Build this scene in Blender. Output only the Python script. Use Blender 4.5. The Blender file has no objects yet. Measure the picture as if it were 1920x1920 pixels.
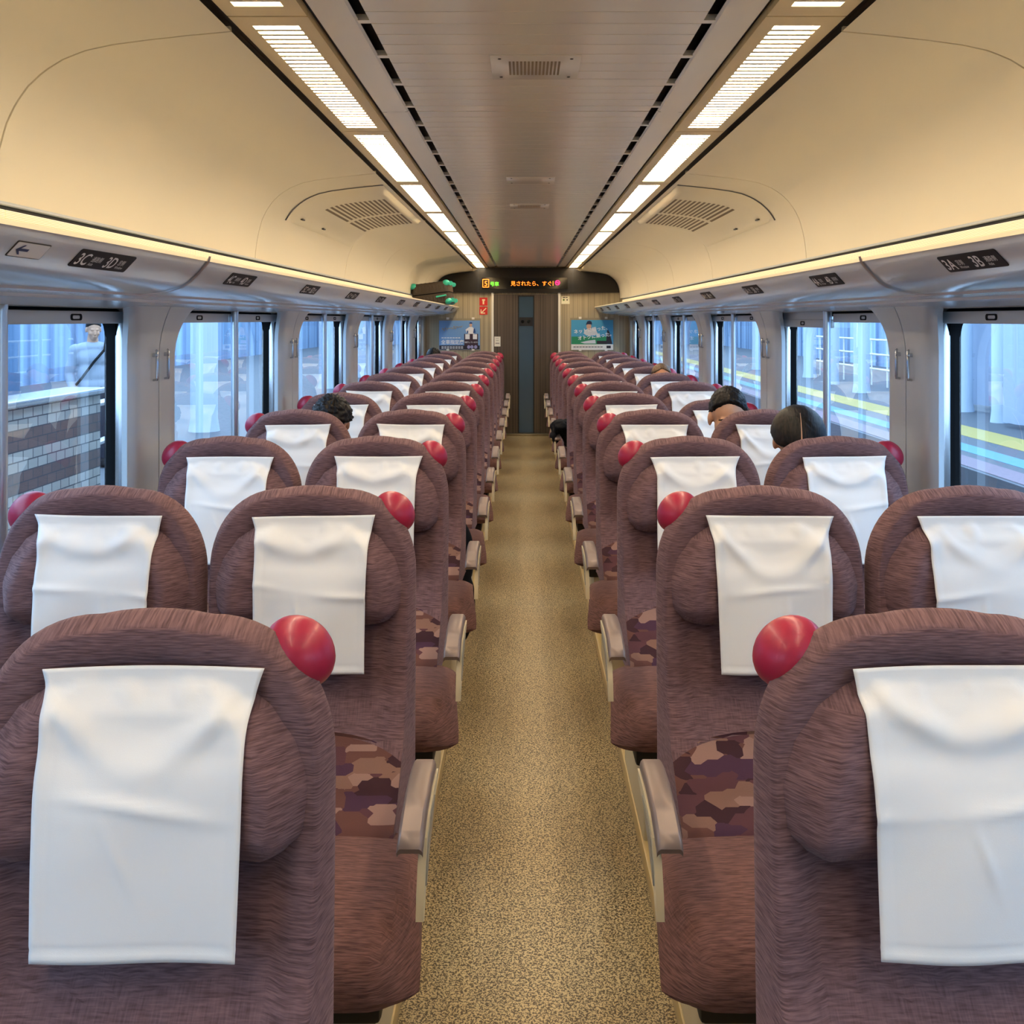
import bpy, bmesh, math, random
from mathutils import Vector, Matrix, noise
random.seed(7)
PI = math.pi
COL = bpy.context.scene.collection
SC = bpy.context.scene

# ------------------------------------------------------------------ camera
CX, CZ, F = -0.027, 1.509, 1775.0
VPX, VPY = 984.0, 599.0
def P(px, py, d):
    return Vector(((px - VPX) * d / F + CX, d, CZ - (py - VPY) * d / F))
cam = bpy.data.cameras.new('camera'); co = bpy.data.objects.new('camera', cam); COL.objects.link(co)
co.location = (CX, 0, CZ); co.rotation_euler = (PI / 2, 0, 0)
cam.sensor_width = 36; cam.lens = F / 1920 * 36
cam.shift_x = -(VPX - 960) / 1920; cam.shift_y = (VPY - 960) / 1920
cam.clip_start = 0.02
SC.camera = co

# ------------------------------------------------------------------ materials
def lin(c):
    return tuple(((v / 255) / 12.92 if v / 255 <= 0.04045 else ((v / 255 + 0.055) / 1.055) ** 2.4) for v in c) + (1,)
def mat(name, rgb=None, rough=0.5, metal=0.0, spec=0.5, coat=0.0, emit=None, estr=1.0, sheen=0.0):
    m = bpy.data.materials.new(name); m.use_nodes = True
    b = m.node_tree.nodes['Principled BSDF']
    if rgb: b.inputs['Base Color'].default_value = lin(rgb)
    b.inputs['Roughness'].default_value = rough; b.inputs['Metallic'].default_value = metal
    b.inputs['Specular IOR Level'].default_value = spec
    b.inputs['Coat Weight'].default_value = coat
    b.inputs['Sheen Weight'].default_value = sheen
    if emit:
        b.inputs['Emission Color'].default_value = lin(emit); b.inputs['Emission Strength'].default_value = estr
    return m
class NT:
    def __init__(s, m): s.t = m.node_tree; s.b = s.t.nodes['Principled BSDF']
    def n(s, kind, **kw):
        x = s.t.nodes.new(kind)
        for k, v in kw.items():
            if k in x.inputs.keys() if not hasattr(x, k) else False: x.inputs[k].default_value = v
            elif hasattr(x, k): setattr(x, k, v)
        return x
    def l(s, a, b): s.t.links.new(a, b)
    def coords(s, scale=(1, 1, 1), out='Object'):
        tc = s.n('ShaderNodeTexCoord'); mp = s.n('ShaderNodeMapping'); mp.inputs['Scale'].default_value = scale
        s.l(tc.outputs[out], mp.inputs['Vector']); return mp.outputs['Vector']
    def noise(s, vec, scale, detail=2, rough=0.5, dist=0.0):
        x = s.n('ShaderNodeTexNoise'); x.inputs['Scale'].default_value = scale; x.inputs['Detail'].default_value = detail
        x.inputs['Roughness'].default_value = rough; x.inputs['Distortion'].default_value = dist
        if vec: s.l(vec, x.inputs['Vector'])
        return x.outputs['Fac']
    def ramp(s, fac, stops, interp='LINEAR'):
        r = s.n('ShaderNodeValToRGB'); e = r.color_ramp; e.interpolation = interp
        while len(e.elements) < len(stops): e.elements.new(0.5)
        for el, (p, c) in zip(e.elements, stops): el.position = p; el.color = lin(c)
        s.l(fac, r.inputs['Fac']); return r.outputs['Color']
    def bump(s, fac, strength, dist=0.002):
        b = s.n('ShaderNodeBump'); b.inputs['Strength'].default_value = strength; b.inputs['Distance'].default_value = dist
        s.l(fac, b.inputs['Height']); s.l(b.outputs['Normal'], s.b.inputs['Normal'])
    def base(s, c): s.l(c, s.b.inputs['Base Color'])

def fabric(name, dark, light, sheen=0.25, top=(330, 26, 26)):
    m = mat(name, light, 0.9, spec=0.2, sheen=sheen); n = NT(m)
    n.b.inputs['Sheen Roughness'].default_value = 0.5
    n.b.inputs['Sheen Tint'].default_value = lin((200, 170, 165))
    f1 = n.noise(n.coords((34, 34, 430)), 1.0, 2, 0.5, 0.1); f2 = n.noise(n.coords(top), 1.0, 2, 0.5, 0.1)
    ge = n.n('ShaderNodeNewGeometry'); sx = n.n('ShaderNodeSeparateXYZ'); n.l(ge.outputs['True Normal'], sx.inputs[0])
    ab = n.n('ShaderNodeMath'); ab.operation = 'ABSOLUTE'; n.l(sx.outputs['Z'], ab.inputs[0]); mr = n.n('ShaderNodeMapRange'); mr.inputs['From Min'].default_value = 0.55; mr.inputs['From Max'].default_value = 0.85; n.l(ab.outputs[0], mr.inputs['Value'])
    mxn = n.n('ShaderNodeMix'); n.l(mr.outputs['Result'], mxn.inputs['Factor']); n.l(f1, mxn.inputs['A']); n.l(f2, mxn.inputs['B']); f = mxn.outputs['Result']
    n.base(n.ramp(f, [(0.30, dark), (0.66, light)])); n.bump(f, 0.55, 0.0025)
    return m
M = {}
M['fabric'] = fabric('seat_fabric', (88, 64, 66), (130, 100, 101))
M['cushion_fabric'] = fabric('cushion_fabric', (84, 56, 50), (126, 88, 78), 0.15, (34, 330, 34))
# patterned lumbar fabric
m = mat('lumbar_fabric', rough=0.9, spec=0.2); n = NT(m)
v = n.coords((17, 17, 44)); vo = n.n('ShaderNodeTexVoronoi'); vo.distance = 'CHEBYCHEV'; vo.inputs['Scale'].default_value = 1.0; vo.inputs['Randomness'].default_value = 0.85
n.l(v, vo.inputs['Vector']); sp = n.n('ShaderNodeSeparateColor'); n.l(vo.outputs['Color'], sp.inputs['Color'])
n.base(n.ramp(sp.outputs['Red'], [(0, (66, 40, 44)), (0.2, (92, 58, 62)), (0.36, (150, 116, 104)), (0.55, (104, 68, 60)), (0.7, (78, 50, 66)), (0.85, (132, 98, 84))], 'CONSTANT'))
n.bump(n.noise(n.coords((300, 300, 500)), 1.0, 1), 0.3, 0.001)
M['lumbar'] = m
m = mat('white_cloth', (238, 238, 236), 0.85, spec=0.2, sheen=0.1); n = NT(m)
n.bump(n.noise(n.coords((900, 900, 900)), 1.0, 1), 0.15, 0.0006); M['cloth'] = m
M['knob'] = mat('red_vinyl', (166, 32, 62), 0.38, spec=0.5, coat=0.08); n = NT(M['knob']); n.bump(n.noise(n.coords((260, 260, 260)), 1.0, 2), 0.12, 0.001)
M['armrest'] = mat('armrest_bronze', (140, 122, 113), 0.4, metal=0.25, spec=0.5)
M['side_frame'] = mat('side_frame_cream', (205, 190, 155), 0.35, spec=0.5)
M['side_inset'] = mat('side_inset_grey', (150, 146, 138), 0.3, metal=0.4)
M['dark_metal'] = mat('dark_underframe', (40, 34, 30), 0.5, metal=0.5)
M['cream'] = mat('cream_panel', (236, 224, 196), 0.45, spec=0.35); n = NT(M['cream'])
n.bump(n.noise(n.coords((400, 400, 400)), 1.0, 1), 0.06, 0.001)
M['light_panel'] = mat('lamp_panel_cream', (226, 203, 158), 0.4, spec=0.4)
M['taupe'] = mat('ceiling_taupe', (238, 227, 210), 0.24, spec=0.5, coat=0.15); n = NT(M['taupe']); n.b.inputs['Coat Roughness'].default_value = 0.15
n.bump(n.noise(n.coords((500, 500, 500)), 1.0, 1), 0.05, 0.001)
M['black'] = mat('black_recess', (14, 12, 11), 0.6)
M['dark_line'] = mat('dark_trim', (58, 46, 38), 0.5)
M['silver'] = mat('rack_silver', (212, 214, 218), 0.22, metal=0.4); n = NT(M['silver'])
v = n.coords((140, 1.2, 140)); f = n.noise(v, 1.0, 2); n.bump(f, 0.08, 0.002)
M['pillar'] = mat('pillar_grey', (202, 206, 208), 0.36, metal=0.25); n = NT(M['pillar'])
n.bump(n.noise(n.coords((60, 60, 300)), 1.0, 1), 0.03, 0.001)
M['wall'] = mat('lower_wall', (168, 162, 150), 0.5)
M['rail'] = mat('aluminium', (205, 208, 212), 0.22, metal=0.9)
M['pole'] = mat('pole_aluminium', (205, 212, 218), 0.3, metal=0.75)
M['blind'] = mat('blind_bar', (196, 198, 200), 0.4, metal=0.3)
M['rubber'] = mat('black_rubber', (10, 10, 12), 0.7, spec=0.15)
M['edge'] = mat('rack_edge_cream', (250, 236, 200), 0.4)
# floor
m = mat('speckled_floor', rough=0.3, spec=0.45); n = NT(m)
f = n.noise(n.coords((1, 1, 1)), 210, 1.5, 0.5, 0.8)
c1 = n.ramp(f, [(0.46, (84, 68, 42)), (0.54, (196, 174, 128))])
n.base(c1); n.bump(f, 0.1, 0.0004)
big = n.noise(n.coords((3, 0.8, 1)), 1, 2); mr = n.n('ShaderNodeMapRange'); n.l(big, mr.inputs['Value'])
mr.inputs['To Min'].default_value = 0.25; mr.inputs['To Max'].default_value = 0.42; n.l(mr.outputs['Result'], n.b.inputs['Roughness'])
M['floor'] = m
M['strip'] = mat('base_rail_tan', (196, 168, 110), 0.35)
def stripes(name, a, b, freq, rough=0.4):
    m = mat(name, rough=rough); n = NT(m); f = n.noise(n.coords((freq, 0.1, 0.12)), 1.0, 2, 0.7)
    n.base(n.ramp(f, [(0.35, a), (0.65, b)])); return m
M['wallpaper'] = stripes('end_wall_stripe', (150, 136, 108), (188, 172, 138), 70)
M['door'] = stripes('door_stripe', (60, 50, 40), (98, 84, 68), 90, 0.35)
M['header'] = mat('header_dark', (24, 19, 13), 0.3, spec=0.35)
M['door_glass'] = mat('door_glass_blue', (62, 82, 98), 0.08, spec=0.6)
M['white'] = mat('white_plastic', (232, 228, 214), 0.4)
M['red'] = mat('sign_red', (214, 34, 22), 0.4)
M['sign_cream'] = mat('sign_cream', (246, 222, 170), 0.5)
M['label_black'] = mat('label_black', (30, 20, 20), 0.6, spec=0.3)
M['label_white'] = mat('label_white', (226, 222, 220), 0.5)
M['navy'] = mat('navy_ink', (28, 34, 84), 0.5)
M['lamp'] = mat('lamp_diffuser', (255, 250, 240), 0.4, emit=(255, 244, 224), estr=14.0)
M['cove'] = mat('cove_diffuser', (250, 236, 200), 0.5, emit=(255, 236, 190), estr=0.32)
M['slat'] = mat('louvre_slat', (226, 206, 170), 0.4)
M['led_black'] = mat('led_screen', (6, 6, 6), 0.08, spec=0.6)
def led(name, c, s=1.6): return mat(name, (10, 10, 10), 0.5, emit=c, estr=s)
M['led_orange'] = led('led_orange', (255, 120, 30)); M['led_green'] = led('led_green', (90, 220, 40)); M['led_pink'] = led('led_pink', (255, 30, 100))
# glass : clear thin pane, mirror share rising towards grazing angles
m = bpy.data.materials.new('window_glass'); m.use_nodes = True; t = m.node_tree; t.nodes.clear()
o = t.nodes.new('ShaderNodeOutputMaterial'); mx = t.nodes.new('ShaderNodeMixShader'); tr = t.nodes.new('ShaderNodeBsdfTransparent'); gl = t.nodes.new('ShaderNodeBsdfGlossy'); lw = t.nodes.new('ShaderNodeLayerWeight'); lw.inputs['Blend'].default_value = 0.5
pw_ = t.nodes.new('ShaderNodeMath'); pw_.operation = 'POWER'; pw_.inputs[1].default_value = 4.0; ma = t.nodes.new('ShaderNodeMath'); ma.operation = 'MULTIPLY_ADD'; ma.inputs[1].default_value = 0.85; ma.inputs[2].default_value = 0.10
tr.inputs['Color'].default_value = (0.80, 0.90, 0.97, 1); gl.inputs['Roughness'].default_value = 0.0; gl.inputs['Color'].default_value = (0.95, 0.97, 1, 1)
t.links.new(lw.outputs['Facing'], pw_.inputs[0]); t.links.new(pw_.outputs[0], ma.inputs[0]); t.links.new(ma.outputs[0], mx.inputs[0]); t.links.new(tr.outputs[0], mx.inputs[1]); t.links.new(gl.outputs[0], mx.inputs[2]); t.links.new(mx.outputs[0], o.inputs[0])
M['glass'] = m
M['skin'] = mat('skin', (205, 158, 128), 0.55, spec=0.35); M['skin'].node_tree.nodes['Principled BSDF'].inputs['Subsurface Weight'].default_value = 0.0
M['eye'] = mat('eye_dark', (40, 26, 20), 0.2)
def hairmat(name, rgb, hi):
    m = mat(name, rgb, 0.5, spec=0.25); n = NT(m); f = n.noise(n.coords((220, 30, 30)), 1.0, 3)
    n.base(n.ramp(f, [(0.35, rgb), (0.75, hi)])); n.bump(f, 0.5, 0.002); return m
M['hair_black'] = hairmat('hair_black', (13, 11, 10), (44, 34, 27))
M['hair_brown'] = hairmat('hair_grey_brown', (92, 70, 50), (150, 118, 88))

# ------------------------------------------------------------------ mesh helpers
class MB:
    def __init__(s): s.v = []; s.f = []
    def add(s, vs, fs):
        o = len(s.v); s.v += [tuple(p) for p in vs]; s.f += [tuple(i + o for i in f) for f in fs]; return s
    def box(s, a, b, bev=0.0, seg=2):
        x0, y0, z0 = a; x1, y1, z1 = b
        if bev <= 0:
            return s.add([(x0,y0,z0),(x1,y0,z0),(x1,y1,z0),(x0,y1,z0),(x0,y0,z1),(x1,y0,z1),(x1,y1,z1),(x0,y1,z1)],
                         [(0,3,2,1),(4,5,6,7),(0,1,5,4),(1,2,6,5),(2,3,7,6),(3,0,4,7)])
        bm = bmesh.new(); bmesh.ops.create_cube(bm, size=1)
        for v in bm.verts: v.co = Vector(((x0+x1)/2 + v.co.x*(x1-x0), (y0+y1)/2 + v.co.y*(y1-y0), (z0+z1)/2 + v.co.z*(z1-z0)))
        bmesh.ops.bevel(bm, geom=bm.edges[:], offset=bev, segments=seg, profile=0.5, affect='EDGES')
        bm.verts.index_update(); s.add([v.co for v in bm.verts], [[v.index for v in f.verts] for f in bm.faces]); bm.free(); return s
    def loft(s, rings, closed=True, cap0=False, cap1=False):
        n = len(rings[0]); vs = [p for r in rings for p in r]; fs = []
        for i in range(len(rings) - 1):
            for j in range(n if closed else n - 1):
                a = i*n + j; b = i*n + (j+1) % n; fs.append((a, b, b + n, a + n))
        if cap0: fs.append(tuple(range(n - 1, -1, -1)))
        if cap1: fs.append(tuple((len(rings)-1)*n + j for j in range(n)))
        return s.add(vs, fs)
    def tube(s, pts, r, seg=10, cap=True):
        pts = [Vector(p) for p in pts]; rs = r if isinstance(r, (list, tuple)) else [r]*len(pts); rings = []; up = None
        for i, p in enumerate(pts):
            d = (pts[min(i+1, len(pts)-1)] - pts[max(i-1, 0)]).normalized()
            if up is None: up = d.orthogonal().normalized()
            else: up = (up - d*up.dot(d)).normalized()
            w = d.cross(up)
            rings.append([p + (up*math.cos(2*PI*k/seg) + w*math.sin(2*PI*k/seg))*rs[i] for k in range(seg)])
        return s.loft(rings, True, cap, cap)
    def ell(s, c, r, seg=16, rng=10, rot=None):
        c = Vector(c); rings = []
        vs = []; fs = []
        for i in range(rng + 1):
            th = PI*i/rng
            for j in range(seg):
                ph = 2*PI*j/seg
                p = Vector((r[0]*math.sin(th)*math.cos(ph), r[1]*math.sin(th)*math.sin(ph), r[2]*math.cos(th)))
                if rot: p = rot @ p
                vs.append(c + p)
        for i in range(rng):
            for j in range(seg):
                a = i*seg+j; b = i*seg+(j+1) % seg; fs.append((a, a+seg, b+seg, b))
        return s.add(vs, fs)
    def prism(s, poly, axis, a, b):
        """poly of 2-D points extruded along axis ('x','y','z') from a to b"""
        def mk(p, t): return {'x': (t, p[0], p[1]), 'y': (p[0], t, p[1]), 'z': (p[0], p[1], t)}[axis]
        return s.loft([[mk(p, a) for p in poly], [mk(p, b) for p in poly]], True, True, True)
    def sweep(s, prof, ys, closed=False):
        return s.loft([[(x, y, z) for x, z in prof] for y in ys], closed)
    def mesh(s, name, m, smooth=True, angle=35):
        me = bpy.data.meshes.new(name); me.from_pydata(s.v, [], s.f)
        bm = bmesh.new(); bm.from_mesh(me); bmesh.ops.remove_doubles(bm, verts=bm.verts[:], dist=1e-6)
        bmesh.ops.recalc_face_normals(bm, faces=bm.faces[:])
        for f in bm.faces: f.smooth = smooth
        if smooth:
            for e in bm.edges:
                if len(e.link_faces) == 2 and e.calc_face_angle(0) > math.radians(angle): e.smooth = False
        bm.to_mesh(me); bm.free(); me.materials.append(m); return me
    def build(s, name, m, parent=None, smooth=True, angle=35):
        o = bpy.data.objects.new(name, s.mesh(name, m, smooth, angle)); COL.objects.link(o); o.parent = parent; return o
def tag(o, label=None, cat=None, group=None, kind=None):
    if label: o['label'] = label
    if cat: o['category'] = cat
    if group: o['group'] = group
    if kind: o['kind'] = kind
    return o
def empty(name, loc=(0, 0, 0), rz=0):
    o = bpy.data.objects.new(name, None); COL.objects.link(o); o.location = loc; o.rotation_euler.z = rz; o.empty_display_size = 0.1; return o
def copy_tree(o, parent=None):
    c = o.copy(); COL.objects.link(c); c.parent = parent
    for ch in o.children: copy_tree(ch, c)
    return c
def struct(o, label=None): o['kind'] = 'structure'; o['label'] = label if label else o.name.replace('_', ' '); return o
def interp(tab, t):
    if t <= tab[0][0]: return tab[0][1]
    for (a, va), (b, vb) in zip(tab, tab[1:]):
        if t <= b:
            k = (t - a)/(b - a); k = k*k*(3-2*k)*0.5 + k*0.5; return va + (vb - va)*k
    return tab[-1][1]
DG = None
def text_geo(s, size=1.0, shear=0.0, bold=0.0, align='LEFT'):
    """vertices and faces of a flat lettering mesh in its own x/y plane"""
    cu = bpy.data.curves.new('lettering', 'FONT'); cu.body = s; cu.size = size; cu.shear = shear; cu.offset = bold; cu.align_x = align
    cu.resolution_u = 3
    o = bpy.data.objects.new('lettering', cu); COL.objects.link(o)
    bpy.context.view_layer.update()
    dg = bpy.context.evaluated_depsgraph_get(); me = bpy.data.meshes.new_from_object(o.evaluated_get(dg))
    vs = [v.co.copy() for v in me.vertices]; fs = [tuple(p.vertices) for p in me.polygons]
    bpy.data.objects.remove(o); bpy.data.curves.remove(cu); bpy.data.meshes.remove(me)
    return vs, fs
def letter(mb, s, org, u, v, size, thick=0.0, **kw):
    vs, fs = text_geo(s, size, **kw); org = Vector(org); u = Vector(u).normalized(); v = Vector(v).normalized()
    mb.add([org + u*p.x + v*p.y for p in vs], fs); return mb

# ================================================================== SEATS
HW, ZB = 0.2455, 0.40
YF = [(0.40, -0.345), (0.44, -0.325), (0.50, -0.245), (0.57, -0.165), (0.67, -0.105), (0.80, -0.078), (0.95, -0.066), (1.09, -0.058), (1.2, -0.055)]
def yf(z): return interp(YF, z)
def outline():
    pts = []; a, b, e = 0.172, 0.195, 2.12; zt = 1.114
    for k in range(20): pts.append((HW, ZB + (zt - b - ZB)*k/20))
    for k in range(0, 15):
        t = PI/2*k/14; pts.append((HW - a + a*math.cos(t)**(2/e), zt - 0.008 - b + b*math.sin(t)**(2/e)))
    for k in range(1, 6):
        x = (HW - a)*(1 - k/3); 
        if abs(x) < HW - a - 1e-6: pts.append((x, zt - 0.008 + 0.008*(1 - (x/(HW-a))**2)))
    right = pts[:35]
    pts = pts + [(-x, z) for x, z in reversed(right)]
    return pts
OUT = outline()
def backrest_mb():
    mb = MB(); zt = 1.114
    spec = [(0.07, 'r', 0.004), (0.02, 'r', 0.004), (0.004, 'r', -0.008), (0.0, 'r', -0.020), (0.002, 'r', -0.030), (0.012, 'f', 0.006), (0.0155, 'f', 0.0015), (0.020, 'f', 0.0), (0.045, 'f', 0.004),
            (0.056, 'f', 0.010), (0.075, 'f', 0.022), (0.13, 'f', 0.026), (0.19, 'f', 0.026), (HW, 'f', 0.026)]
    rings = []
    for i, w, dy in spec:
        r = []
        for x, z in OUT:
            x2 = x*(1 - i/HW); z2 = ZB + (z - ZB)*(1 - i/(zt - ZB))
            if w == 'r': y = dy - 0.02*max(0, min(1, (0.9 - z2)/0.4))
            else:
                k = max(0, min(1, (z2 - 0.5)/0.15)) if dy > 0.003 else 1
                y = yf(z2) + dy*k
            r.append((x2, y, z2))
        rings.append(r)
    mb.loft(rings, True, True, True)
    return mb
def pillow_pt(u, v, front=True):
    z = 0.795 + 0.245*v
    w = interp([(0, 0.160), (0.05, 0.196), (0.16, 0.222), (0.40, 0.231), (0.62, 0.219), (0.80, 0.192), (0.92, 0.152), (1.0, 0.095)], v)
    T = interp([(0, 0.020), (0.06, 0.056), (0.2, 0.084), (0.5, 0.084), (0.8, 0.066), (0.93, 0.042), (1.0, 0.014)], v)
    ur = 0.86 - 0.26*v
    a = abs(u)
    if a < ur: f = 0.72 + 0.28*(a/ur)**2.2
    else: f = 1.0 - 0.82*((a - ur)/(1 - ur))**1.12
    yb = yf(z) + 0.034
    return Vector((u*w, (yb - T*f) if front else yb + 0.012, z))
def pillow_mb():
    mb = MB(); nu = 33; nv = 22; rings = []
    for j in range(nv + 1):
        v = j/nv; us = [math.sin(PI/2*(2*i/(nu-1) - 1)) for i in range(nu)]
        rings.append([pillow_pt(u, v) for u in us] + [pillow_pt(u, v, False) for u in (0.96, 0.5, 0, -0.5, -0.96)])
    return mb.loft(rings, True, True, True)
def cloth_mb(seed=0, side=1, curl=False):
    rnd = random.Random(seed); mb = MB(); nu, nv = 46, 64; rows = []
    ph = [rnd.uniform(0, 6.28) for _ in range(6)]; sag = rnd.uniform(0.7, 1.25); sk = rnd.uniform(-0.2, 0.2); dp = rnd.uniform(0.7, 1.2)
    fl, frr = rnd.uniform(0.006, 0.022), rnd.uniform(0.006, 0.022); bw = rnd.uniform(-0.005, 0.005); dl, drr = rnd.uniform(-0.006, 0.004), rnd.uniform(-0.006, 0.004)
    front_low = pillow_pt(0.70, 0.25).y; X = []; Yb = []; Z = []
    W_ = [(0, 0.160), (0.05, 0.196), (0.16, 0.222), (0.40, 0.231), (0.62, 0.219), (0.80, 0.192), (0.92, 0.152), (1.0, 0.095)]
    for j in range(nv + 1):
        v = j/nv; xr, yr, zr = [], [], []
        for i in range(nu + 1):
            u = 2*i/nu - 1; top = max(0, 1 - v/0.20)
            x = 0.012 + u*(0.130 + 0.003*math.sin(3*v + ph[0])) + bw*v + (fl if u > 0 else -frr)*abs(u)**2*top**1.8
            zz = 1.046 - 0.340*v + top**2*(0.002 + (abs(u)**2)*(0.004 + (dl if u < 0 else drr)))
            pv = (zz - 0.795)/0.245; pvc = min(pv, 1.0)
            if pv > 0.25:
                w = interp(W_, pvc); uu = max(-1, min(1, x/w)); ys = pillow_pt(uu, pvc).y; yc = pillow_pt(0, pvc).y
                y = min(ys, yc) - 0.005
                k = max(0, min(1, (0.62 - pv)/0.3)); y = y*(1 - k) + min(y, front_low - 0.004)*k
                if pv > 1: y += (pv - 1)*0.3
            else: y = front_low - 0.005 - 0.012*(0.25 - pv)/0.5
            xr.append(x); yr.append(y); zr.append(zz)
        X.append(xr); Yb.append(yr); Z.append(zr)
    for _ in range(5):
        N = [r[:] for r in Yb]
        for j in range(nv + 1):
            for i in range(nu + 1):
                q = [Yb[jj][ii] for jj, ii in ((j-1, i), (j+1, i), (j, i-1), (j, i+1), (j, i)) if 0 <= jj <= nv and 0 <= ii <= nu]
                N[j][i] = sum(q)/len(q)
        Yb = [[min(a_, b_ + 0.001) for a_, b_ in zip(r0, r1)] for r0, r1 in zip(N, Yb)]
    for j in range(nv + 1):
        v = j/nv; r = []
        for i in range(nu + 1):
            u = 2*i/nu - 1; x, y, zz = X[j][i], Yb[j][i], Z[j][i]
            sw = max(0, 1 - v/0.52)*min(1, v/0.06)
            y -= 0.019*dp*sw*math.exp(-((v - 0.31*sag*(1 - (u + sk)**2))/0.065)**2)*(1 - 0.3*abs(u))
            y += 0.006*sw*math.exp(-((v - 0.16*sag*(1 - (u - sk)**2))/0.055)**2)
            pl = max(0, 1 - v/0.24)*min(1, v/0.03); y -= 0.0065*pl*(math.sin(8*u + ph[1]) + 0.6*math.sin(14*u + ph[2]))
            cr = v - (0.47 + 0.04*u*side + 0.012*math.sin(2*u + ph[3])); y -= 0.005*math.exp(-(cr/0.024)**2)*(0.55 + 0.45*math.sin(3*u + ph[4]))
            lo = min(1, max(0, (v - 0.35)/0.3)); y -= lo*0.004*math.sin(3.4*u + 2.2*v + ph[4]) + lo*0.002*math.sin(6*(u*0.6 + v) + ph[5])
            d1 = (u - 0.25*math.sin(ph[2])) + (v - 0.62)*1.3*math.sin(ph[1]); y -= 0.003*math.exp(-(d1/0.05)**2)*math.exp(-((v - 0.64)/0.11)**2)
            if curl and v > 0.9 and u*side > 0.75: y -= 0.02*(v - 0.9)/0.1*(u*side - 0.75)/0.25; zz += 0.010*(v - 0.9)/0.1*(u*side - 0.75)/0.25
            y -= (0.0012 if (abs(u) > 0.90 or v > 0.955) else 0.0) - (0.0012 if (0.885 < abs(u) < 0.905 or 0.945 < v < 0.958) else 0)
            yl = yf(zz) - 0.006
            if y > yl and zz < 0.80: y = yl
            if v < 0.3: y = min(y, yf(zz) - 0.009 + 0.012*(1 - u*u) + 0.05*max(0, v - 0.15))
            pv = min(1.0, (zz - 0.795)/0.245)
            if pv > 0.02: y = min(y, pillow_pt(max(-1, min(1, x/interp(W_, pv))), pv).y - 0.0035)
            r.append((x, y, zz))
        rows.append(r)
    back = [[(x, y + 0.0016, z) for x, y, z in r] for r in rows]
    mb.loft(rows, False); mb.loft(back, False)
    edge = lambda g: g[0] + [r[-1] for r in g[1:]] + g[-1][-2::-1] + [r[0] for r in g[-2:0:-1]]
    mb.loft([edge(rows), edge(back)], True)
    return mb
def lumbar_mb():
    mb = MB(); nu, nv = 20, 12; rows = []
    for off in (0.007, -0.02):
        g = []
        for j in range(nv + 1):
            r = []
            for i in range(nu + 1):
                u = 2*i/nu - 1; zt = 0.585 - 0.045*abs(u)**2.5; z = 0.42 + (zt - 0.42)*j/nv
                e = 0.6 if (j == nv or i in (0, nu)) else 1
                r.append((u*0.234, yf(z) - off*e - 0.004, z))
            g.append(r)
        mb.loft(g, False)
    return mb
def cushion_mb(xa, xb, edge):
    mb = MB(); prof = [(-0.26, 0.40), (-0.30, 0.435), (-0.40, 0.448), (-0.50, 0.450), (-0.58, 0.446), (-0.635, 0.436), (-0.672, 0.415), (-0.692, 0.385), (-0.694, 0.360), (-0.684, 0.340), (-0.66, 0.330), (-0.5, 0.325), (-0.26, 0.325)]
    cy, cz = -0.48, 0.385; rings = []; c = (xa + xb)/2; h = (xb - xa)/2
    for i in range(33):
        u = math.sin(PI/2*(2*i/32 - 1)) if i not in (0, 32) else (-1 if i == 0 else 1)
        k = 1 - 0.25*abs(u)**9 - 0.10*max(0, abs(u) - 0.8)
        crown = 0.008*(1 - u*u)
        r = []
        for y, z in prof:
            ed = abs(edge - (c + h*u)); x = c + h*u - math.copysign(1, edge)*max(0, 1 - ed/0.22)*0.030*(1 - max(0, min(1, (-0.36 - y)/0.30))); y2 = cy + (y - cy)*(1 - (1 - k)*0.45); z2 = cz + (z - cz)*k + (crown if z > 0.41 else 0)
            t = max(0, min(1, (-0.36 - y2)/0.28)); dd = (0.072*t) - abs(edge - x)     # facet towards the aisle
            if dd > 0 and z > 0.335:
                f = dd/0.072; z2 -= 0.050*f*min(1, (z - 0.335)/0.06); y2 += 0.030*f*max(0, min(1, (-0.55 - y)/0.1))
            r.append((x, y2, z2))
        rings.append(r)
    return mb.loft(rings, True, True, True)
def knob_mb(cx):
    mb = MB(); s = 1 if cx > 0 else -1
    rot = Matrix.Rotation(s*PI/4, 3, 'Y')
    return mb.ell((cx, 0.004, 1.045), (0.054, 0.046, 0.045), 28, 18, rot)
def armrest_mb(xa, xb):
    mb = MB(); top = [(-0.33, 0.604), (-0.36, 0.610), (-0.42, 0.612), (-0.48, 0.608), (-0.53, 0.600), (-0.57, 0.588), (-0.588, 0.578), (-0.594, 0.566), (-0.590, 0.556)]
    bot = [(-0.33, 0.574), (-0.36, 0.580), (-0.42, 0.582), (-0.48, 0.578), (-0.53, 0.569), (-0.56, 0.558), (-0.572, 0.555), (-0.578, 0.554), (-0.584, 0.554)]
    loop = top + bot[::-1]; cy = -0.47; rings = []
    for u, k in ((0, 0.0), (0.05, 0.0055), (0.14, 0.009), (0.86, 0.009), (0.95, 0.0055), (1, 0.0)):
        sh = 0.009 - k
        rings.append([(xa + (xb - xa)*u, y + (sh*0.6 if y < cy else -sh*0.6)*0.6, z + (-sh if q < len(top) else sh*0.5)) for q, (y, z) in enumerate(loop)])
    return mb.loft(rings, True, True, True)
def side_frame_mb(xa, xb):
    poly = [(-0.33, 0.585), (-0.42, 0.590), (-0.50, 0.584), (-0.555, 0.565), (-0.585, 0.53), (-0.605, 0.49), (-0.615, 0.45), (-0.60, 0.445), (-0.57, 0.48), (-0.52, 0.518), (-0.43, 0.552), (-0.34, 0.57)]
    return MB().prism(poly, 'x', xa, xb)
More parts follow.
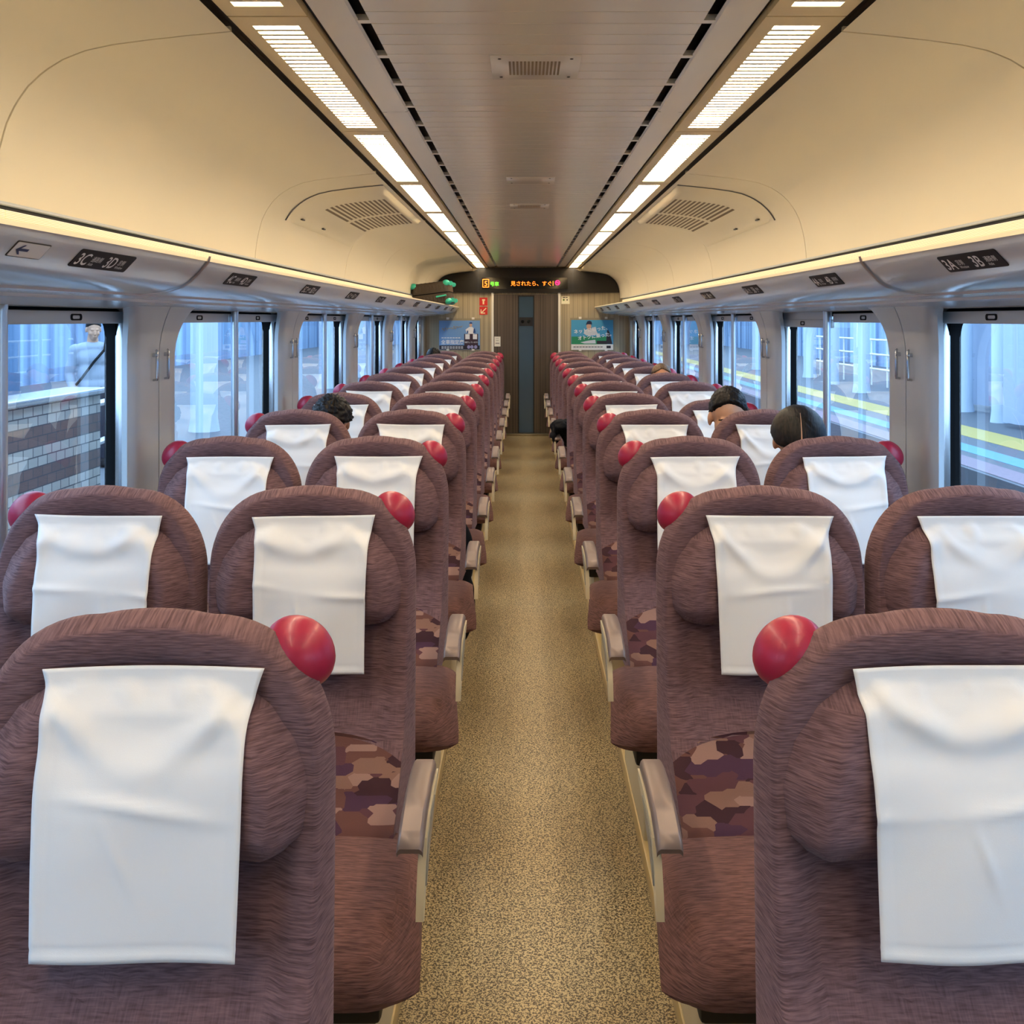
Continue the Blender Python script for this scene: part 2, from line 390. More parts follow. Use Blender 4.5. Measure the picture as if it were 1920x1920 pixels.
def inset_mb(xa, xb):
    poly = [(-0.42, 0.576), (-0.49, 0.571), (-0.54, 0.555), (-0.566, 0.53), (-0.584, 0.495), (-0.572, 0.497), (-0.53, 0.527), (-0.45, 0.56)]
    return MB().prism(poly, 'x', xa, xb)

pillow_me = pillow_mb().mesh('headrest', M['fabric'], angle=60)
lumbar_me = lumbar_mb().mesh('lumbar_panel', M['lumbar'], angle=60)
back_me = backrest_mb().mesh('backrest', M['fabric'], angle=50)
cloth_mes = {}
for s in (1, -1):
    cloth_mes[s] = [cloth_mb(11*k + (3 if s > 0 else 40), s, curl=False).mesh('headrest_cover', M['cloth'], angle=180) for k in range(4)]
CC = 0.2485
def link_mesh(name, me, parent, loc=(0, 0, 0)):
    o = bpy.data.objects.new(name, me); COL.objects.link(o); o.parent = parent; o.location = loc; return o
def make_seat(s):
    """s = +1: aisle lies on the +x side"""
    root = empty('double_seat')
    for q in (1, -1):                       # q = +1 aisle seat
        sx = s*q
        b = link_mesh('backrest', back_me, root, (sx*CC, 0, 0)); b['side'] = q
        link_mesh('headrest', pillow_me, b)
        link_mesh('headrest_cover', cloth_mes[s][0], b)
        link_mesh('lumbar_panel', lumbar_me, b)
        k = knob_mb(sx*0.190).build('grip_knob', M['knob'], b, angle=180)
        xo = 0.570 if q == 1 else 0.515
        xs = sorted((sx*0.006, sx*xo))
        cushion_mb(xs[0], xs[1], sx*xo).build('seat_cushion', M['cushion_fabric'], root, angle=32)
    for q in (1, -1):
        sx = s*q; x0, x1 = (0.524, 0.571) if q == 1 else (0.485, 0.525)
        a = armrest_mb(*sorted((sx*x0, sx*x1))).build('armrest', M['armrest'], root, angle=40)
        f = side_frame_mb(*sorted((sx*(x1 - 0.010), sx*(x1 + 0.004)))).build('side_frame', M['side_frame'], root, angle=20)
        inset_mb(*sorted((sx*(x1 + 0.002), sx*(x1 + 0.0065)))).build('side_inset', M['side_inset'], f, angle=20)
    for q in (1, -1):
        sx = s*q; a, b_ = (0.40, 0.476) if q == 1 else (0.40, 0.476)
        x0, x1 = sorted((sx*a, sx*b_))
        MB().box((x0, -0.60, 0.0), (x1, -0.10, 0.325), 0.008).build('pedestal', M['side_frame'], root)
    MB().box((-0.50, -0.62, 0.27), (0.50, -0.12, 0.327), 0.01).build('under_frame', M['dark_metal'], root)
    return root
PITCH, D0 = 0.9605, 1.318
UC = 0.295 + 0.4975 - 0.0125
ORD = ['first', 'second', 'third', 'fourth', 'fifth', 'sixth', 'seventh', 'eighth', 'ninth', 'tenth', 'eleventh', 'twelfth']
protos = {1: make_seat(1), -1: make_seat(-1)}
seats = {}
extra = {('left', 4): 'in front of a dark-haired passenger', ('left', 5): 'holding a dark-haired passenger',
         ('right', 4): 'holding the woman with parted hair', ('right', 5): 'holding the man with short black hair', ('right', 8): 'holding a dark jacket at the aisle'}
for s, side in ((1, 'left'), (-1, 'right')):
    for k in range(12):
        o = protos[s] if k == 0 else copy_tree(protos[s])
        o.location = (-s*UC, D0 + PITCH*k, 0)
        pos = 'nearest the camera' if k == 0 else ('against the end wall' if k == 11 else f'in the {ORD[k]} row from the camera')
        lab = f'brown double train seat {pos}, {side} of the aisle'
        if (side, k + 1) in extra: lab = f'brown double train seat {extra[(side, k+1)]}, {side} of the aisle'
        tag(o, lab, 'train seat', f'double seats {side} of the aisle'); seats[(side, k + 1)] = o
        rr = random.Random(k*7 + (0 if s > 0 else 50))
        i = 0
        for ch in o.children:
            if ch.name.startswith('backrest'):
                for c2 in ch.children:
                    if c2.name.startswith('headrest_cover'): c2.data = cloth_mes[s][(k + 2*i + (1 if s > 0 else 0)) % 4]
                i += 1
# the reclined window seat of the man
o = seats[('right', 5)]
for ch in o.children:
    if ch.name.startswith('backrest') and ch.get('side') == -1:
        piv = Vector((0, -0.28, 0.45)); R = Matrix.Rotation(math.radians(-8), 4, 'X')
        ch.matrix_basis = Matrix.Translation(piv) @ R @ Matrix.Translation(-piv) @ ch.matrix_basis

# ================================================================== FLOOR, CEILING, WALLS
Y0, Y1 = -2.6, 12.40
struct(MB().box((-1.45, Y0, -0.06), (1.45, Y1 + 0.4, 0.0)).build('floor', M['floor'], smooth=False), 'speckled tan aisle floor')
for s, side in ((-1, 'left'), (1, 'right')):
    x0, x1 = sorted((s*0.299, s*0.345))
    struct(MB().box((x0, Y0, 0.0), (x1, Y1 - 0.05, 0.055), 0.004).build('baseboard_' + side, M['strip']), f'tan base rail along the {side} seats')
# centre ceiling with transverse grooves
ceil = MB(); ys = []; zs = []
seams = [1.07 + 2.07*k for k in range(-2, 6)]
y = Y0
gy = sorted([Y0 + 0.05 + 0.085*k for k in range(int((Y1 - Y0)/0.085))])
prof = []
CZT = 2.2
y_list = [(Y0, 0)]
for g in gy:
    if any(abs(g - sm) < 0.05 for sm in seams): continue
    y_list += [(g - 0.0022, 0), (g - 0.0008, 0.003), (g + 0.0008, 0.003), (g + 0.0022, 0)]
for sm in seams:
    y_list += [(sm - 0.004, 0), (sm - 0.0039, 0.010), (sm + 0.0039, 0.010), (sm + 0.004, 0)]
y_list.append((Y1, 0)); y_list.sort()
ceil.loft([[(-0.386, yy, CZT + dz), (0.386, yy, CZT + dz)] for yy, dz in y_list], False)
ceil.loft([[(-1.4, yy, 2.32), (1.4, yy, 2.32)] for yy in (Y0, Y1)], False)
ceiling = struct(ceil.build('ceiling', M['taupe'], smooth=False), 'grooved taupe centre ceiling')
for s, side in ((-1, 'left'), (1, 'right')):
    ch = MB()
    X = lambda v: s*v
    ch.sweep([(X(0.386), 2.2), (X(0.386), 2.235), (X(0.425), 2.235), (X(0.425), 2.2)], (Y0, Y1))
    ch.build('air_slot', M['black'], ceiling, smooth=False)
    tk = MB(); yy = 2.2 - 0.293*16
    while yy < Y1 - 0.05:
        if yy > Y0: tk.box((min(X(0.386), X(0.420)), yy - 0.012, 2.2005), (max(X(0.386), X(0.420)), yy + 0.012, 2.215))
        yy += 0.293
    tk.build('slot_bracket', M['taupe'], ceiling, smooth=False)
    gp = MB()
    for a, b in zip([Y0] + seams, seams + [Y1]):
        if b > a: gp.sweep([(X(0.412), 2.203), (X(0.418), 2.198), (X(0.500), 2.196), (X(0.500), 2.22)], (max(a, Y0) + 0.002, b - 0.002))
    gp.build('inner_strip', M['taupe'], ceiling)
    MB().sweep([(X(0.498), 2.2075), (X(0.516), 2.2075)], (Y0, Y1)).build('dark_joint', M['black'], ceiling)
    MB().sweep([(X(0.688), 2.205), (X(0.688), 2.19), (X(0.712), 2.19)], (Y0, Y1)).build('dark_joint', M['dark_line'], ceiling)
# side ceiling panels
SIDE = [(0.703, 2.172), (0.80, 2.163), (0.90, 2.152), (0.98, 2.141), (1.04, 2.128), (1.09, 2.108), (1.135, 2.080), (1.172, 2.045), (1.200, 2.005), (1.222, 1.958), (1.236, 1.905), (1.246, 1.850), (1.251, 1.800), (1.252, 1.786)]
def resamp(pr, n):
    L = [0]
    for a, b in zip(pr, pr[1:]): L.append(L[-1] + math.hypot(b[0]-a[0], b[1]-a[1]))
    out = []
    for k in range(n):
        t = L[-1]*k/(n-1)
        for i in range(len(pr)-1):
            if t <= L[i+1] + 1e-9:
                w = (t - L[i])/(L[i+1]-L[i]); out.append((pr[i][0]+(pr[i+1][0]-pr[i][0])*w, pr[i][1]+(pr[i+1][1]-pr[i][1])*w)); break
    return out
SIDE2 = resamp(SIDE, 40)
def offs(pr, d):
    out = []
    for i, (x, z) in enumerate(pr):
        a = pr[max(0, i-1)]; b = pr[min(len(pr)-1, i+1)]; tx, tz = b[0]-a[0], b[1]-a[1]; L = math.hypot(tx, tz)
        out.append((x + tz/L*d, z - tx/L*d))      # d>0 : towards the cabin
    return out
pseams = [-1.9, 0.06, 2.18, 4.30, 6.44, 8.10, 9.80, 11.35]
for s, side in ((-1, 'left'), (1, 'right')):
    pn = MB()
    for a, b in zip([Y0] + pseams, pseams + [Y1]):
        pr = [(s*x, z) for x, z in SIDE2]; pi = [(s*x, z) for x, z in offs(SIDE2, -0.012)]
        pn.sweep(pi, (a + 0.0035, a + 0.0036)); pn.loft([[(x, a + 0.0035, z) for x, z in pi], [(x, a + 0.0035, z) for x, z in pr], [(x, b - 0.0035, z) for x, z in pr], [(x, b - 0.0035, z) for x, z in pi]], False)
    pn.build('side_panel', M['cream'], ceiling, angle=50)
    MB().sweep([(s*x, z) for x, z in offs(SIDE2, -0.016)], (Y0, Y1)).build('panel_backing', M['dark_line'], ceiling)
    # end arch, a thicker ring before the end wall
    pr = [(s*x, z) for x, z in SIDE2]; p1 = [(s*x, z) for x, z in offs(SIDE2, 0.012)]; p2 = [(s*x, z) for x, z in offs(SIDE2, 0.03)]
    MB().loft([[(x, 11.62, z) for x, z in pr], [(x, 11.70, z) for x, z in p1], [(x, 11.80, z) for x, z in p2], [(x, Y1, z) for x, z in p2]], False).build('end_arch', M['cream'], ceiling, angle=60)
    # lower edge : pale lip, dark line
    MB().sweep([(s*1.252, 1.787), (s*1.246, 1.785), (s*1.246, 1.779), (s*1.262, 1.777)], (Y0, Y1 - 0.02)).build('panel_lip', M['pillar'], ceiling)
    MB().sweep([(s*1.256, 1.779), (s*1.256, 1.768), (s*1.275, 1.768)], (Y0, Y1 - 0.02)).build('dark_joint', M['black'], ceiling)

# side walls
PIL = [-0.50 - 1.92 + 0, 1.42 - 1.92, 1.42, 3.34, 5.26, 7.18, 9.10, 11.02]
PIL = [1.42 + 1.92*k for k in range(-2, 6)]
ZS, ZH = 0.78, 1.545
for s, side in ((-1, 'left'), (1, 'right')):
    w = MB()
    def bx(a, b, c, d, e, f): w.box((min(s*a, s*b), c, e), (max(s*a, s*b), d, f))
    bx(1.335, 1.46, Y0, Y1 + 0.4, -0.06, ZS)
    bx(1.33, 1.46, Y0, Y1 + 0.4, ZH, 1.70); bx(1.262, 1.46, Y0, Y1 + 0.4, 1.70, 2.34)
    bx(1.36, 1.46, Y0, PIL[0] + 0.10, ZS, ZH)
    for p in PIL[1:]: bx(1.372, 1.46, p - 0.10, p + 0.10, ZS, ZH)
    bx(1.335, 1.46, 12.22, Y1 + 0.4, ZS, ZH)
    struct(w.build('wall_' + side, M['wall'], smooth=False), f'{side} side wall of the carriage')
# wall behind the camera (closed end) and end wall
struct(MB().box((-1.46, Y0 - 0.05, -0.06), (1.46, Y0, 2.34)).build('wall_front', M['cream'], smooth=False), 'cream wall behind the camera')
ew = struct(MB().box((-1.46, Y1, -0.06), (1.46, Y1 + 0.05, 2.34)).build('wall_back', M['wallpaper'], smooth=False), 'striped beige end wall')

# pillars with flared heads and coat hooks
ti = 0
def pillar(s, c, idx, side):
    mb = MB(); zz = [0.70, 0.9, 1.1, 1.25, 1.33, 1.38, 1.42, 1.455, 1.485, 1.51, 1.53, 1.548, 1.56]
    rows = []
    for z in zz:
        t = max(0, (z - 1.36)/0.20); fl = 0.13*(1 - math.sqrt(max(0, 1 - t*t))) if t < 1 else 0.13
        hw = 0.198 + fl; xf = 1.318 - 0.045*t**2.2
        if z < 0.79: xf = 1.330
        sec = []
        for a, dx in ((-hw + 0.012, 0.052), (-hw + 0.002, 0.03), (-hw + 0.02, 0.010), (-hw + 0.05, 0.002), (-0.10, 0), (-0.0035, 0), (-0.0034, 0.006), (0.0034, 0.006), (0.0035, 0), (0.10, 0), (hw - 0.05, 0.002), (hw - 0.02, 0.010), (hw - 0.002, 0.03), (hw - 0.012, 0.052)):
            sec.append((s*(xf + dx), c + a, z))
        rows.append(sec)
    mb.loft(rows, False)
    o = mb.build(f'trim_{idx}', M['pillar'], angle=50); struct(o, f'grey window pillar on the {side} wall')
    for dy in (-0.052, 0.052):
        h = MB(); x = s*(1.318 - 0.014)
        h.tube([(s*1.318, c + dy, 1.298), (x, c + dy, 1.300), (x, c + dy, 1.306), (x, c + dy, 1.36), (x, c + dy, 1.398), (x + s*0.004, c + dy, 1.404)], [0.004, 0.005, 0.0055, 0.0055, 0.005, 0.003], 8)
        h.box((min(s*1.300, s*1.32), c + dy - 0.007, 1.378), (max(s*1.300, s*1.32), c + dy + 0.007, 1.392), 0.002)
        h.build('coat_hook', M['rail'], o)
for s, side in ((-1, 'left'), (1, 'right')):
    for c in PIL[1:]:
        ti += 1; pillar(s, c, ti, side)

# windows
def rrect(y0, y1, z0, z1, r, n=6):
    pts = []
    for cy, cz, a0 in ((y1 - r, z1 - r, 0), (y0 + r, z1 - r, PI/2), (y0 + r, z0 + r, PI), (y1 - r, z0 + r, 1.5*PI)):
        for k in range(n + 1):
            a = a0 + PI/2*k/n; pts.append((cy + r*math.cos(a), cz + r*math.sin(a)))
    return pts
wi = 0
def window(s, y0, y1, pole, side, drops=(0, 0)):
    global wi
    wi += 1
    bx = lambda mb, a, b, c, d, e, f, bev=0.0: mb.box((min(s*a, s*b), c, e), (max(s*a, s*b), d, f), bev)
    root = empty(f'window_{wi}', (0, 0, 0)); struct(root, f'{side} carriage window')
    g = MB(); g.add([(s*1.425, y0 + 0.02, ZS), (s*1.425, y1 - 0.02, ZS), (s*1.425, y1 - 0.02, ZH), (s*1.425, y0 + 0.02, ZH)], [(0, 1, 2, 3)])
    g.build('glass_pane', M['glass'], root, smooth=False)
    f = MB(); inner = rrect(y0 + 0.045, y1 - 0.045, ZS + 0.04, ZH - 0.022, 0.075); outer = rrect(y0 + 0.015, y1 - 0.015, ZS - 0.005, ZH + 0.005, 0.004)
    f.loft([[(s*1.445, a, b) for a, b in inner], [(s*1.405, a, b) for a, b in inner], [(s*1.398, a, b) for a, b in rrect(y0 + 0.034, y1 - 0.034, ZS + 0.03, ZH - 0.012, 0.08)], [(s*1.408, a, b) for a, b in outer]], True)
    f.build('window_gasket', M['rubber'], root, angle=40)
    r = MB()
    for e, sg in ((y0, 1), (y1, -1)):
        for o1, o2, xx in ((-0.012, 0.008, 1.372), (0.014, 0.024, 1.385), (0.030, 0.046, 1.380)):
            bx(r, xx, 1.41, *sorted((e + sg*o1, e + sg*o2)), ZS, ZH, 0.003)
    bx(r, 1.35, 1.43, y0, y1, ZS - 0.03, ZS + 0.012, 0.004)
    r.build('window_frame', M['rail'], root)
    if pole:
        p = MB(); p.tube([(s*1.345, pole, ZS), (s*1.345, pole, ZH - 0.015), (s*1.342, pole, ZH + 0.008), (s*1.33, pole, ZH + 0.02)], 0.0165, 16)
        p.build('mullion_pole', M['pole'], root)
        spans = [(y0 + 0.03, pole - 0.02, drops[0]), (pole + 0.02, y1 - 0.03, drops[1])]
    else: spans = [(y0 + 0.03, y1 - 0.03, drops[0])]
    for a, b, d in spans:
        bl = MB(); bx(bl, 1.366, 1.386, a, b, 1.496 - d, 1.535 - d, 0.003)
        if d: bx(bl, 1.374, 1.378, a + 0.01, b - 0.01, 1.53 - d, ZH)
        bb = bl.build('window_blind', M['blind'], root)
        c = (a + b)/2 + 0.02; h = MB()
        pr = rrect(c - 0.034, c + 0.034, 1.506 - d, 1.526 - d, 0.009, 4)
        h.loft([[(s*1.368, q, w) for q, w in pr], [(s*1.3635, q, w) for q, w in pr], [(s*1.3635, c + (q - c)*0.75, 1.516 - d + (w - 1.516 + d)*0.55) for q, w in pr], [(s*1.367, c + (q - c)*0.72, 1.516 - d + (w - 1.516 + d)*0.5) for q, w in pr]], True, False, True)
        h.build('blind_handle', M['rubber'], bb, angle=30)
for s, side in ((-1, 'left'), (1, 'right')):
    for a, b in zip(PIL, PIL[1:]):
        dr = (0, 0)
        if s > 0 and abs(a - 3.34) < 0.01: dr = (0, 0.026)
        window(s, a + 0.10, b - 0.10, (a + b)/2, side, dr)
    window(s, PIL[-1] + 0.10, 12.22, None, side)

# ================================================================== LUGGAGE RACKS
RACK = [(0.886, 1.668), (0.889, 1.662), (0.897, 1.652), (0.935, 1.612), (0.957, 1.598), (0.99, 1.588), (1.03, 1.582), (1.075, 1.579), (1.077, 1.573), (1.13, 1.570), (1.19, 1.570), (1.192, 1.562), (1.26, 1.556), (1.335, 1.546)]
SAX, SBX = Vector((0.897, 1.652)), Vector((0.935, 1.612))
for s, side, seats_ab in ((-1, 'left', (('C', '通路側', 'Aisle'), ('D', '窓側', 'Window'))), (1, 'right', (('A', '窓側', 'Window'), ('B', '通路側', 'Aisle')))):
    root = empty('luggage_rack', (s*1.1, 5, 1.6))
    tag(root, f'long silver luggage rack above the {side} windows', 'luggage rack', None)
    off = -Vector(root.location)
    def done(mb, name, m, parent=root, base=off, **kw):
        mb.v = [tuple(Vector(p) + base) for p in mb.v]; return mb.build(name, m, parent, **kw)
    b = MB(); YA, YB = Y0, Y1 - 0.04
    prof = RACK + [(1.335, 1.60), (0.90, 1.672), (0.889, 1.672)]
    b.loft([[(s*x, y, z) for x, z in prof] for y in (YA, YB)], True, True, True)
    done(b, 'rack_shelf', M['silver'], angle=22)
    e = MB().sweep([(s*0.884, 1.666), (s*0.884, 1.675), (s*0.900, 1.678), (s*0.905, 1.673)], (YA, YB)); done(e, 'edge_strip', M['edge'])
    tr = MB(); pr = offs(RACK, 0.003)
    tr.loft([[(s*x, y, z) for x, z in ([(0.880, 1.680)] + pr[:8])] for y in (2.556, 2.560, 2.570, 2.574)], False)
    done(tr, 'joint_trim', M['armrest'], angle=60)
    u = Vector((0, -s, 0)); d2 = (SBX - SAX).normalized(); v = Vector((-s*d2.x, 0, -d2.y)); nrm = Vector((s*d2.y, 0, -d2.x)); nrm = Vector((-s*abs(d2.y), 0, -abs(d2.x)))
    def plate(mb, yc, w, h, shear, top, offn, r=0.006):
        c0 = Vector((s*SAX.x, yc, SAX.y)) - v*top + nrm*offn
        pts = []
        for cu, cv, a0 in ((w/2 - r, -r, 0), (-w/2 + r, -r, PI/2), (-w/2 + r, -h + r, PI), (w/2 - r, -h + r, 1.5*PI)):
            for k in range(4):
                a = a0 + PI/2*k/3; uu = cu + r*math.cos(a); vv = cv + r*math.sin(a); pts.append(c0 + u*(uu + shear*(vv + h/2)) + v*vv)
        mb.add(pts + [p - nrm*0.0015 for p in pts], [tuple(range(len(pts)))] + [(i, (i+1) % len(pts), len(pts) + (i+1) % len(pts), len(pts) + i) for i in range(len(pts))])
    for k in range(11):
        yc = 2.0 + 0.9605*k; n_ = 3 + k
        pm = MB(); plate(pm, yc, 0.262, 0.046, 0.0, 0.004, 0.0016); po = done(pm, 'seat_number_plate', M['label_black'], smooth=False)
        base = Vector((s*SAX.x, yc, SAX.y)) + nrm*0.0024
        for (L, jp, en), u0 in zip(seats_ab, (-0.122, 0.004)):
            lm = MB()
            letter(lm, f'{n_}{L}', base + u*u0 - v*0.042, u, v, 0.042 if n_ < 10 else 0.036, shear=0.0, bold=0.0006)
            w0 = 0.060 if n_ < 10 else 0.066
            letter(lm, jp, base + u*(u0 + w0) - v*0.031, u, v, 0.016)
            letter(lm, en, base + u*(u0 + w0) - v*0.042, u, v, 0.011)
            done(lm, 'lettering', M['label_white'], po, off, smooth=False)
    if s < 0:
        pm = MB(); plate(pm, 1.695, 0.115, 0.036, 0.0, 0.008, 0.0012, 0.003); po = done(pm, 'arrow_sign', M['dark_line'], smooth=False)
        pm = MB(); plate(pm, 1.695, 0.110, 0.032, 0.0, 0.010, 0.0018, 0.003); done(pm, 'sign_face', M['label_white'], po, off, smooth=False)
        am = MB(); base = Vector((s*SAX.x, 1.695, SAX.y)) + nrm*0.0024 - v*0.026
        def q(uu, vv): return base + u*uu + v*vv
        am.add([q(-0.040, 0), q(-0.005, 0.003), q(-0.005, -0.003), q(-0.040, -0.003), q(-0.040, 0.003)], [(4, 1, 2, 3)])
        am.add([q(-0.046, 0), q(-0.030, 0.011), q(-0.023, 0.011), q(-0.037, 0), q(-0.023, -0.011), q(-0.030, -0.011)], [(0, 3, 2, 1), (0, 5, 4, 3)])
        done(am, 'arrow_mark', M['navy'], po, off, smooth=False)
    # perforated cove light behind the rack
    cl = empty('cove_light', (s*1.262, 5, 1.75)); tag(cl, f'long warm light strip under the {side} ceiling panel', 'light strip')
    b0 = -Vector(cl.location)
    cm = MB()
    yy = Y0
    segs = [Y0, 0.45, 2.22, 3.5, 4.8, 6.1, 7.4, 8.7, 10.0, 11.3, Y1 - 0.05]
    for a, c in zip(segs, segs[1:]):
        cm.box((min(s*1.245, s*1.262), a + 0.003, 1.738), (max(s*1.245, s*1.262), c - 0.003, 1.766))
    done(cm, 'diffuser', M['cove'], cl, b0, smooth=False)
    lm = MB()
    for z in [1.742 + 0.004*k for k in range(6)]: lm.box((min(s*1.2435, s*1.2455), Y0, z), (max(s*1.2435, s*1.2455), Y1 - 0.05, z + 0.0012))
    done(lm, 'louvre_lines', M['light_panel'], cl, b0, smooth=False)
    st = MB().box((min(s*1.24, s*1.262), Y0, 1.70), (max(s*1.24, s*1.262), Y1 - 0.05, 1.736), 0.002); done(st, 'strip_housing', M['edge'], cl, b0)

# ================================================================== CEILING LIGHTS
LZ = 2.186
for s, side in ((-1, 'left'), (1, 'right')):
    for k in range(-2, 8):
        ya = 2.115 + 1.297*k; yb = ya + 1.297
        if k == 7: yb = Y1 - 0.01
        root = empty('ceiling_light', (s*0.602, (ya + yb)/2, LZ))
        nm = {-2: 'behind the camera', -1: 'overhead just behind the frame edge'}.get(k, '')
        lab = f'louvred ceiling light {nm}, {side} of centre' if k < 0 else (f'large louvred ceiling light nearest the camera, {side} of centre' if k == 0 else f'{ORD[k]} ceiling light from the camera, {side} of centre')
        if k == 7: lab = f'small far ceiling light against the end header, {side} of centre'
        tag(root, lab, 'ceiling light', f'lit ceiling lights in the {side} strip')
        W, Lh = 0.178, (yb - ya)/2 - 0.003
        hw_, hl = 0.053, (yb - ya)/2 - 0.068
        fr = MB()     # panel with an opening
        o_ = [(-W/2, -Lh), (W/2, -Lh), (W/2, Lh), (-W/2, Lh)]; i_ = [(-hw_, -hl), (hw_, -hl), (hw_, hl), (-hw_, hl)]
        fr.loft([[(x, y, 0.02) for x, y in o_], [(x, y, 0) for x, y in o_], [(x, y, 0) for x, y in i_], [(x, y, 0.014) for x, y in i_]], True, True)
        fr.build('lamp_panel', M['light_panel'], root, smooth=False)
        MB().add([(-hw_, -hl, 0.012), (hw_, -hl, 0.012), (hw_, hl, 0.012), (-hw_, hl, 0.012)], [(3, 2, 1, 0)]).build('diffuser', M['lamp'], root, smooth=False)
        sl = MB(); nsl = int(2*hl/0.036)
        for q in range(1, nsl):
            yy = -hl + 2*hl*q/nsl; sl.box((-hw_, yy - 0.0082, 0.0003), (hw_, yy + 0.0082, 0.0018))
        sl.build('louvre', M['slat'], root, smooth=False)

# ================================================================== VENTS
for s, side in ((-1, 'left'), (1, 'right')):
    root = empty('air_vent', (s*1.0, 5.5, 2.1)); tag(root, f'large curved air return vent in the {side} ceiling curve', 'air vent'); base = -Vector(root.location)
    sub = [p for p in SIDE2 if 0.715 < p[0] < 1.205]; sub = resamp(sub, 26)
    rows = []; N = 24
    for j in range(N + 1):
        y = 4.66 + 1.76*j/N; ey = min(1, min(j, N - j)/1.2)
        row = []
        lo = 0
        for i, (x, z) in enumerate(sub):
            e = min(1, min(i + 0.0, len(sub) - 1 - i)/1.3)
            d = 0.026*min(ey, e) - 0.002
            p = offs(sub, d)[i]; yy = y
            if i > len(sub) - 7 and j < 5: yy = y + 0.05*((i - len(sub) + 7)/6)**2*(1 - j/5)
            row.append((s*p[0], yy, p[1]))
        rows.append(row)
    mb = MB().loft(rows, False); done(mb, 'vent_housing', M['cream'], root, base, angle=60)
    gp = MB().loft([[(s*x, y, z) for x, z in offs(sub, 0.0015)] for y in (4.640, 4.664)], False); done(gp, 'vent_gap_shadow', M['dark_line'], root, base)  # dark strip on the panel, painted shadow line of the gap at the near edge
    gm = MB(); g2 = offs(sub, 0.0248)
    def at(xv):
        for a, b in zip(g2, g2[1:]):
            if a[0] <= xv <= b[0]:
                w = (xv - a[0])/(b[0]-a[0]); return (xv, a[1] + (b[1]-a[1])*w)
        return g2[-1]
    nsl = 13
    for a, b in ((4.98, 5.60), (5.68, 6.22)):
        for q in range(nsl):
            xa = 0.765 + (1.09 - 0.765)*q/nsl; xb = xa + 0.013
            A, B = at(xa), at(xb)
            gm.add([(s*A[0], a, A[1]), (s*B[0], a, B[1]), (s*B[0], b, B[1]), (s*A[0], b, A[1])], [(0, 1, 2, 3)])
    done(gm, 'grille', mat('grille_shadow', (120, 98, 66), 0.6) if s < 0 else bpy.data.materials['grille_shadow'], root, base, smooth=False)
    gm = MB()
    for y in (4.80, 5.30): 
        A = offs(sub, 0.0275)[-3]; gm.box((s*A[0] - 0.006, y, A[1] - 0.003), (s*A[0] + 0.006, y + 0.05, A[1] + 0.003))
    done(gm, 'latch', M['dark_line'], root, base, smooth=False)
def flat_vent(px0, py0, px1, py1, label, grille=True):
    h = CZT - CZ
    dn = F*h/(VPY - py0); df = F*h/(VPY - py1)
    x0 = (px0 - VPX)*dn/F + CX; x1 = (px1 - VPX)*dn/F + CX
    root = empty('ceiling_vent', ((x0 + x1)/2, (dn + df)/2, CZT)); tag(root, label, 'ceiling vent')
    w = (x1 - x0)/2; l = (df - dn)/2
    MB().box((-w, -l, -0.002), (w, l, 0.001), 0.001).build('vent_plate', M['taupe'], root)
    sc = MB()
    for a in (-1, 1):
        for b in (-1, 1): sc.ell((a*(w - 0.025), b*(l - 0.03), -0.002), (0.005, 0.005, 0.002), 10, 6)
    sc.build('screw', M['dark_line'], root)
    if grille:
        g = MB()
        for q in range(-7, 7): g.box((q*0.0085*w/0.1*1.0 - 0.0, -l*0.55, -0.0032), (q*0.0085*w/0.1 + 0.0045*w/0.1, l*0.55, -0.0015))
        g.build('grille', mat('vent_grille_tan', (150, 126, 92), 0.6), root, smooth=False)
flat_vent(918, 103, 1091, 148, 'ceiling vent plate with screws nearest the camera in the centre panel')
flat_vent(949, 332, 1041, 344, 'plain ceiling plate in the middle of the centre panel', False)
flat_vent(956, 382, 1030, 391, 'small ceiling vent far along the centre panel')

# ================================================================== END WALL
YE = Y1 - 0.004
def W(px, py, off=0.0): 
    p = P(px, py, Y1); p.y = Y1 - off; return p
def quad(mb, px0, py0, px1, py1, o0, o1=None):
    a = W(px0, py1); b = W(px1, py0)
    mb.box((a.x, Y1 - o0, a.z), (b.x, Y1 - (o1 if o1 is not None else o0 - 0.004), b.z)); return mb
# dark header with rounded upper corners
prof = [(x, z) for x, z in offs(SIDE2, 0.035)]
zb = W(0, 549).z
poly = [(-1.205, zb)] + [(-x, z) for x, z in reversed(prof) if z > zb + 0.01] + [(-0.6, 2.182), (0.6, 2.182)] + [(x, z) for x, z in prof if z > zb + 0.01] + [(1.205, zb)]
hd = MB(); hd.loft([[(x, Y1 - 0.06, z) for x, z in poly], [(x, Y1 - 0.0005, z) for x, z in poly]], True, True, True)
header = struct(hd.build('trim_20', M['header'], smooth=False), 'dark header panel over the end door')
MB().box((W(896, 0).x, Y1 - 0.062, zb), (W(898, 0).x, Y1 - 0.06, 2.18)).build('panel_joint', M['black'], header)
MB().box((W(1073, 0).x, Y1 - 0.062, zb), (W(1075, 0).x, Y1 - 0.06, 2.18)).build('panel_joint', M['black'], header)
